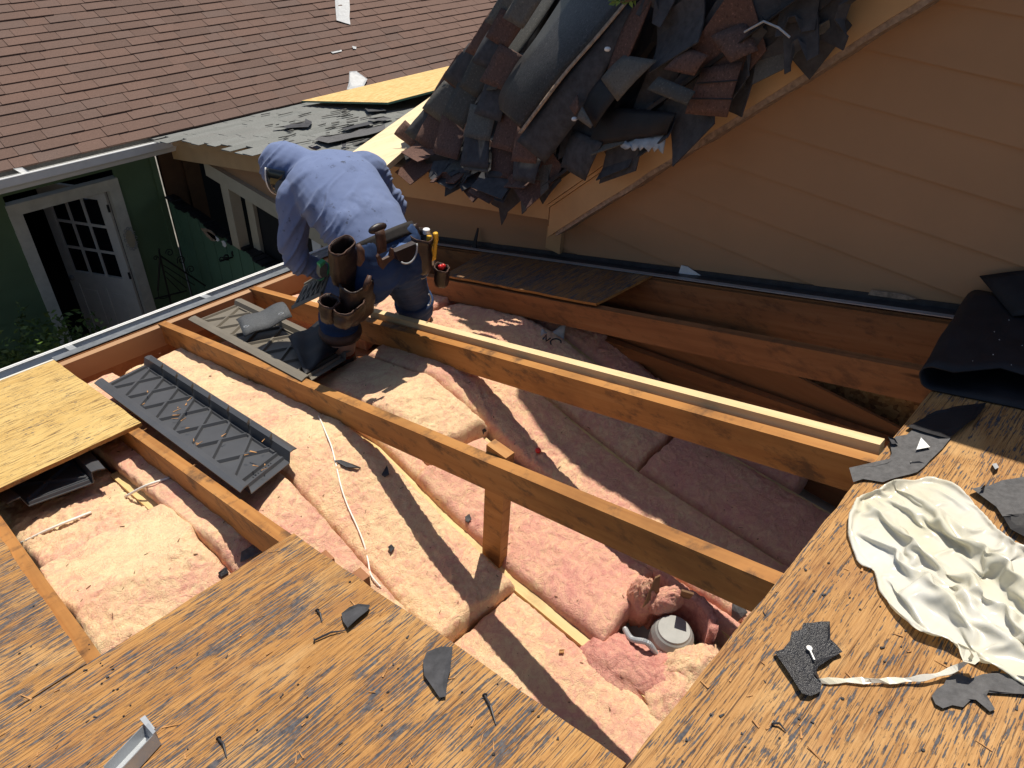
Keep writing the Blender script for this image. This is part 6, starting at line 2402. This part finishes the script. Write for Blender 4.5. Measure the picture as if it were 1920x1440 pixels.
MB().loft([(pw(k_ + Vector((0, 0, -.02))), (.028 * HS, 0, 0), (0, .028 * HS, 0)), (pw(k_ + Vector((0, 0, .012))), (.03 * HS, 0, 0), (0, .03 * HS, 0)), (pw(k_ + Vector((0, 0, .014))), (.02 * HS, 0, 0), (0, .02 * HS, 0))], seg=20).build('pipe_lid', M['rubber'], label='small round black cap on the wool behind the worker', cat='lid')
# crumpled marked wrapper in the shade
q0, q1, q2, q3 = on_z(1010, 655, -1.66), on_z(1055, 650, -1.66), on_z(1060, 615, -1.62), on_z(1015, 622, -1.62)
wr0 = sheet('wrapper', bilin((q0, q1, q2, q3), 8, 8, lambda u, v: (0, 0, .02 * math.sin(u * 5 + v * 3) + .015 * math.sin(v * 9))), .003, M['scrap_gray'], 'crumpled grey wrapper with black marks in the shade below the far rafter', 'wrapper', up=(0, 0, 1))
mpts = [(1018, 636), (1024, 628), (1024, 640), (1032, 634)]
MB().tube([pw(on_z(x, y, -1.61)) for x, y in mpts], .004, 5).build('mark', M['rubber'], wr0)
MB().tube([pw(on_z(1042 + 10 * math.cos(t), 642 + 7 * math.sin(t), -1.61)) for t in np.linspace(2.6, 6.4, 12)], .004, 5).build('mark', M['rubber'], wr0)
# paper by the left boot
q = Vector(on_z(622, 640, -1.70))
lump('paper_wad', 'crumpled white paper wad by the worker left boot', (q.x - .02, q.y, q.z), (.03, .03, .04), 91, 'scrap_white', amp=.5, n=24, cat='paper')

# block ends and splinters on the edge of the near deck
for (px, py, w) in ((692, 1072, .026), (640, 1030, .014)):
    q = Vector(rf(px, py, -.025))
    x_ = max(q.x, .516)
    mb = MB(); wbox(mb, .5145, .5145 + w, q.y - .016, q.y + .016, float(roof_z(q.y)) - .065, float(roof_z(q.y)) - .016)
    mb.build('nailing_block', M['rafter_dark'], roof)

# nails on the deck
for (a, b, l_) in (((1450, 1356), (1474, 1371), 'loose roofing nail on the right deck near the shiny tar piece'), ((909, 1304), (930, 1358), 'long dark nail lying on the near deck near its edge'),
                   ((590, 1200), (648, 1182), 'bent dark nail on the near deck below the rounded felt scrap'), ((595, 1145), (604, 1166), 'short bent nail left of the rounded felt scrap'),
                   ((410, 1385), (425, 1420), 'dark nail at the bottom of the near deck'), ((1708, 868), (1740, 872), 'curved nail on the torn grey felt')):
    p, q = Vector(deck(*a, .005)), Vector(deck(*b, .003))
    m_ = (p + q) / 2 + Vector((.004, .003, .002))
    nb = MB().tube([pw(p), pw(m_), pw(q)], [.0026, .0026, .001], 6)
    nb.tube([pw(p), pw(p + (p - q).normalized() * .0015)], .006, 8)
    nb.build('nail', M['steel_dark'], label=l_, cat='nail')

# wood splinters and crumbs (uncountable)
def litter(name, label, n, fn, mat, Lr, wr_, seed, region):
    r = random.Random(seed)
    mb = MB()
    tries = 0
    while n > 0 and tries < 20000:
        tries += 1
        px, py = region(r)
        p = fn(px, py)
        if p is None:
            continue
        q = Vector(p)
        L = r.uniform(*Lr); w = r.uniform(*wr_); a = r.gauss(.3, .9)
        e = Vector((math.cos(a), math.sin(a), r.uniform(-.15, .15))); e.z -= SN * e.y
        s = Vector((-math.sin(a), math.cos(a), 0)); s.z -= SN * s.y
        up = Vector((0, 0, w * r.uniform(.5, 1.2)))
        bz_ = [q - e * L - s * w, q + e * L - s * w * .4, q + e * L + s * w * .4, q - e * L + s * w]
        mb.hexa([pw(k) for k in bz_] + [pw(k + up) for k in bz_])
        n -= 1
    return mb.build(name, M[mat], label=label, cat='debris', kind='stuff')


def on_deck(px, py):
    p = rf(px, py, .001)
    x, v = p[0], v_of(p[1], .001)
    if (v < .18) or (x < .508 and v < 1.13) or (x < .04 and v < 2.1):
        return p
    return None


def rnd_deck(r):
    return r.uniform(0, 1920), r.uniform(960, 1440)


litter('wood_splinters', 'thin wood splinters scattered over the weathered deck', 70, on_deck, 'splinter', (.003, .015), (.0006, .0018), 5, rnd_deck)
litter('dark_crumbs', 'dark crumbs of tar paper scattered over the weathered deck', 60, on_deck, 'felt', (.001, .0045), (.0008, .0022), 6, rnd_deck)


def nailhole(px, py):
    return on_deck(px, py)


mb = MB()
r = random.Random(9)
k = 0
while k < 46:
    px, py = rnd_deck(r)
    p = on_deck(px, py)
    if p is None:
        continue
    x, v = p[0], v_of(p[1])
    # nail lines follow the hidden rafters
    xs = min((.055, .495, .99, 1.445), key=lambda t: abs(t - x))
    if r.random() < .45:
        x = xs + r.uniform(-.012, .012)
    q = Vector(RP(x, v, .0012))
    rr2 = r.uniform(.0016, .0030)
    mb.loft([(pw(q), (rr2 * HS, 0, 0), (0, rr2 * HS * CS, -rr2 * HS * SN)), (pw(q + Vector((0, 0, .0008))), (rr2 * .8 * HS, 0, 0), (0, rr2 * .8 * HS * CS, -rr2 * .8 * HS * SN))], seg=7)
    k += 1
mb.build('nail_holes', M['felt_black'], roof, kind='stuff')


def on_wool(px, py):
    p = on_ins(px, py, .001)
    if .08 < p[0] < 1.95 and .19 < v_of(p[1]) < 2.7 and not (p[0] < .52 and v_of(p[1], -.5) < .7):
        return p
    return None


litter('wool_litter', 'dark splinters and crumbs sprinkled over the pink insulation', 260, on_wool, 'kraft', (.0012, .007), (.0006, .0018), 8, lambda r: (r.uniform(30, 1500), r.uniform(640, 1400)))
def on_tray(px, py):
    return rf(px, py, -.012) if 0 < (px - 200) * .69 - (py - 705) + 60 and (px - 250) * .66 - (py - 690) < 40 else None
litter('tray_litter', 'orange wood chips lying on the black vent tray', 26, lambda px, py: on_tray(px, py), 'splinter', (.004, .014), (.001, .003), 12, lambda r: (r.uniform(240, 500), r.uniform(720, 880)))

# ================================================================== yard
hc_ = on_y(40, 650, 5.0)
hedge = thing('hedge', 'dark green clipped shrub below the gutter in front of the green wall', 'shrub', P(0.8, 5.1, GZ))
def leafmass(name, n, c, r, mat, parent, seed, size=(.02, .045), flat=1.0):
    rr = random.Random(seed)
    mb = MB()
    for i in range(n):
        th, ph = rr.uniform(0, 2 * math.pi), math.acos(rr.uniform(-.5, 1))
        k = rr.uniform(.55, 1.0) * (1 + .25 * math.sin(th * 5 + ph * 4) + .15 * math.sin(th * 11))
        q = Vector((c[0] + r[0] * k * math.sin(ph) * math.cos(th), c[1] + r[1] * k * math.sin(ph) * math.sin(th), c[2] + r[2] * k * math.cos(ph)))
        s = rr.uniform(*size)
        a = Vector((rr.gauss(0, 1), rr.gauss(0, 1), rr.gauss(0, .6))).normalized()
        b = a.cross(Vector((rr.gauss(0, 1), rr.gauss(0, 1), rr.gauss(0, 1)))).normalized()
        n_ = a.cross(b)
        mb.add([pw(q - a * s), pw(q + b * s * .45 + n_ * s * .1), pw(q + a * s), pw(q - b * s * .45 + n_ * s * .1)], [(0, 1, 2, 3)])
    return mb.build(name, M[mat], parent)


leafmass('foliage', 7000, (.78, 5.1, -3.62), (.62, .42, .60), 'leaf', hedge, 3, (.016, .036))
leafmass('foliage', 1200, (.78, 5.1, -3.60), (.64, .44, .62), 'leaf_lit', hedge, 4, (.014, .03))
mb = MB()
for i in range(7):
    a = i * .9
    mb.tube([P(.72 + .1 * math.cos(a), 5.15 + .08 * math.sin(a), GZ), P(.72 + .45 * math.cos(a), 5.15 + .3 * math.sin(a), -3.5)], [.02, .006], 6)
mb.build('stem', M['bark'], hedge)

# leaves of a tree beyond, built as an added twig on the heap
tw = Vector(on_x(1166, 2, 2.035))
twig = thing('stand_in_leaves', 'green leaves of a tree beyond, set as a twig on the shingle heap', 'twig', pw(tw))
MB().tube([pw(tw + Vector((0, .06, .05))), pw(tw), pw(tw + Vector((0, -.07, .02)))], [.006, .008, .004], 6).build('twig', M['bark'], twig)
for i in range(34):
    q = tw + Vector((rng.uniform(-.02, .015), rng.uniform(-.045, .045), rng.uniform(-.012, .055)))
    a = Vector((rng.gauss(-.3, .5), rng.gauss(0, 1), rng.gauss(0, 1))).normalized()
    b = a.cross(Vector((1, rng.uniform(-.6, .6), rng.uniform(-.6, .6)))).normalized()
    n_ = a.cross(b)
    s = rng.uniform(.010, .018)
    MB().add([pw(q - a * s), pw(q + b * s * .5 + n_ * s * .15), pw(q + a * s), pw(q - b * s * .5 + n_ * s * .15)], [(0, 1, 2, 3)]).build('leaf', M['leaf_lit'], twig)

# wrought iron stands by the green wall
def iron(name, label, lines, yy, r=.007):
    pts0 = [on_y(x, y, yy) for l in lines for x, y in l]
    root = thing(name, label, 'iron stand', P(sum(p[0] for p in pts0) / len(pts0), yy, GZ))
    for i, l in enumerate(lines):
        pts = [Vector(on_y(x, y, yy + .01 * math.sin(i * 2.1))) for x, y in l]
        if len(pts) > 2:
            pts = bez(pts, 5)
        MB().tube([pw(p) for p in pts], (r if i < 4 else r * .6) * HS, 6).build('bar' if len(l) < 4 else 'scroll', M['iron'], root)
    return root


def spiral(cx, cy, r0, turns=1.4, a0=0, sg=1):
    return [(cx + r0 * (1 - t * .75) * math.cos(a0 + sg * t * turns * 6.28), cy + r0 * (1 - t * .75) * math.sin(a0 + sg * t * turns * 6.28)) for t in np.linspace(0, 1, 9)]


iron('iron_trellis', 'black wrought iron trellis with scrolls standing by the green wall', [[(299, 466), (300, 480), (322, 575)], [(301, 480), (385, 536)], [(300, 482), (296, 545)], [(290, 560), (350, 545)],
     [(306, 497), (365, 535)], [(309, 508), (350, 540)], [(312, 520), (338, 546)], spiral(292, 484, 5, 1.2, 0, -1), spiral(318, 474, 8, 1.3, 3), spiral(340, 488, 9, 1.4, 2.5), spiral(358, 505, 8, 1.4, 2), [(296, 545), (300, 560), (320, 555)]], 5.45)
iron('iron_trellis', 'black wrought iron finial with scrolls just above the gutter', [[(446, 460), (449, 490)], [(412, 490), (449, 478)], spiral(440, 474, 7, 1.4, 0), spiral(425, 482, 6, 1.3, 1), spiral(416, 486, 5, 1.3, 2)], 4.9)

# ornate plaque on the door jamb
pc = Vector(on_y(245, 448, YG - .035))
pq = thing('wall_plaque', 'ornate oval plaque with scrolled rim on the white door jamb', 'plaque', pw(pc + Vector((0, .03, -.09))))
ov = [(.036 * math.cos(t), .085 * math.sin(t)) for t in np.linspace(0, 2 * math.pi, 25)[:-1]]
MB().prism([pw(pc + Vector((a, .02, b))) for a, b in ov], [pw(pc + Vector((a * .95, .0, b * .97))) for a, b in ov]).build('plate', M['cream_gray'], pq)
for i in range(12):
    t = 2 * math.pi * i / 12
    c_ = pc + Vector((.042 * math.cos(t), -.002, .092 * math.sin(t)))
    MB().tube([pw(c_ + Vector((.012 * math.cos(q), 0, .012 * math.sin(q)))) for q in np.linspace(0, 5.5, 9)], .0035, 5).build('scroll', M['scrap_gray'], pq)
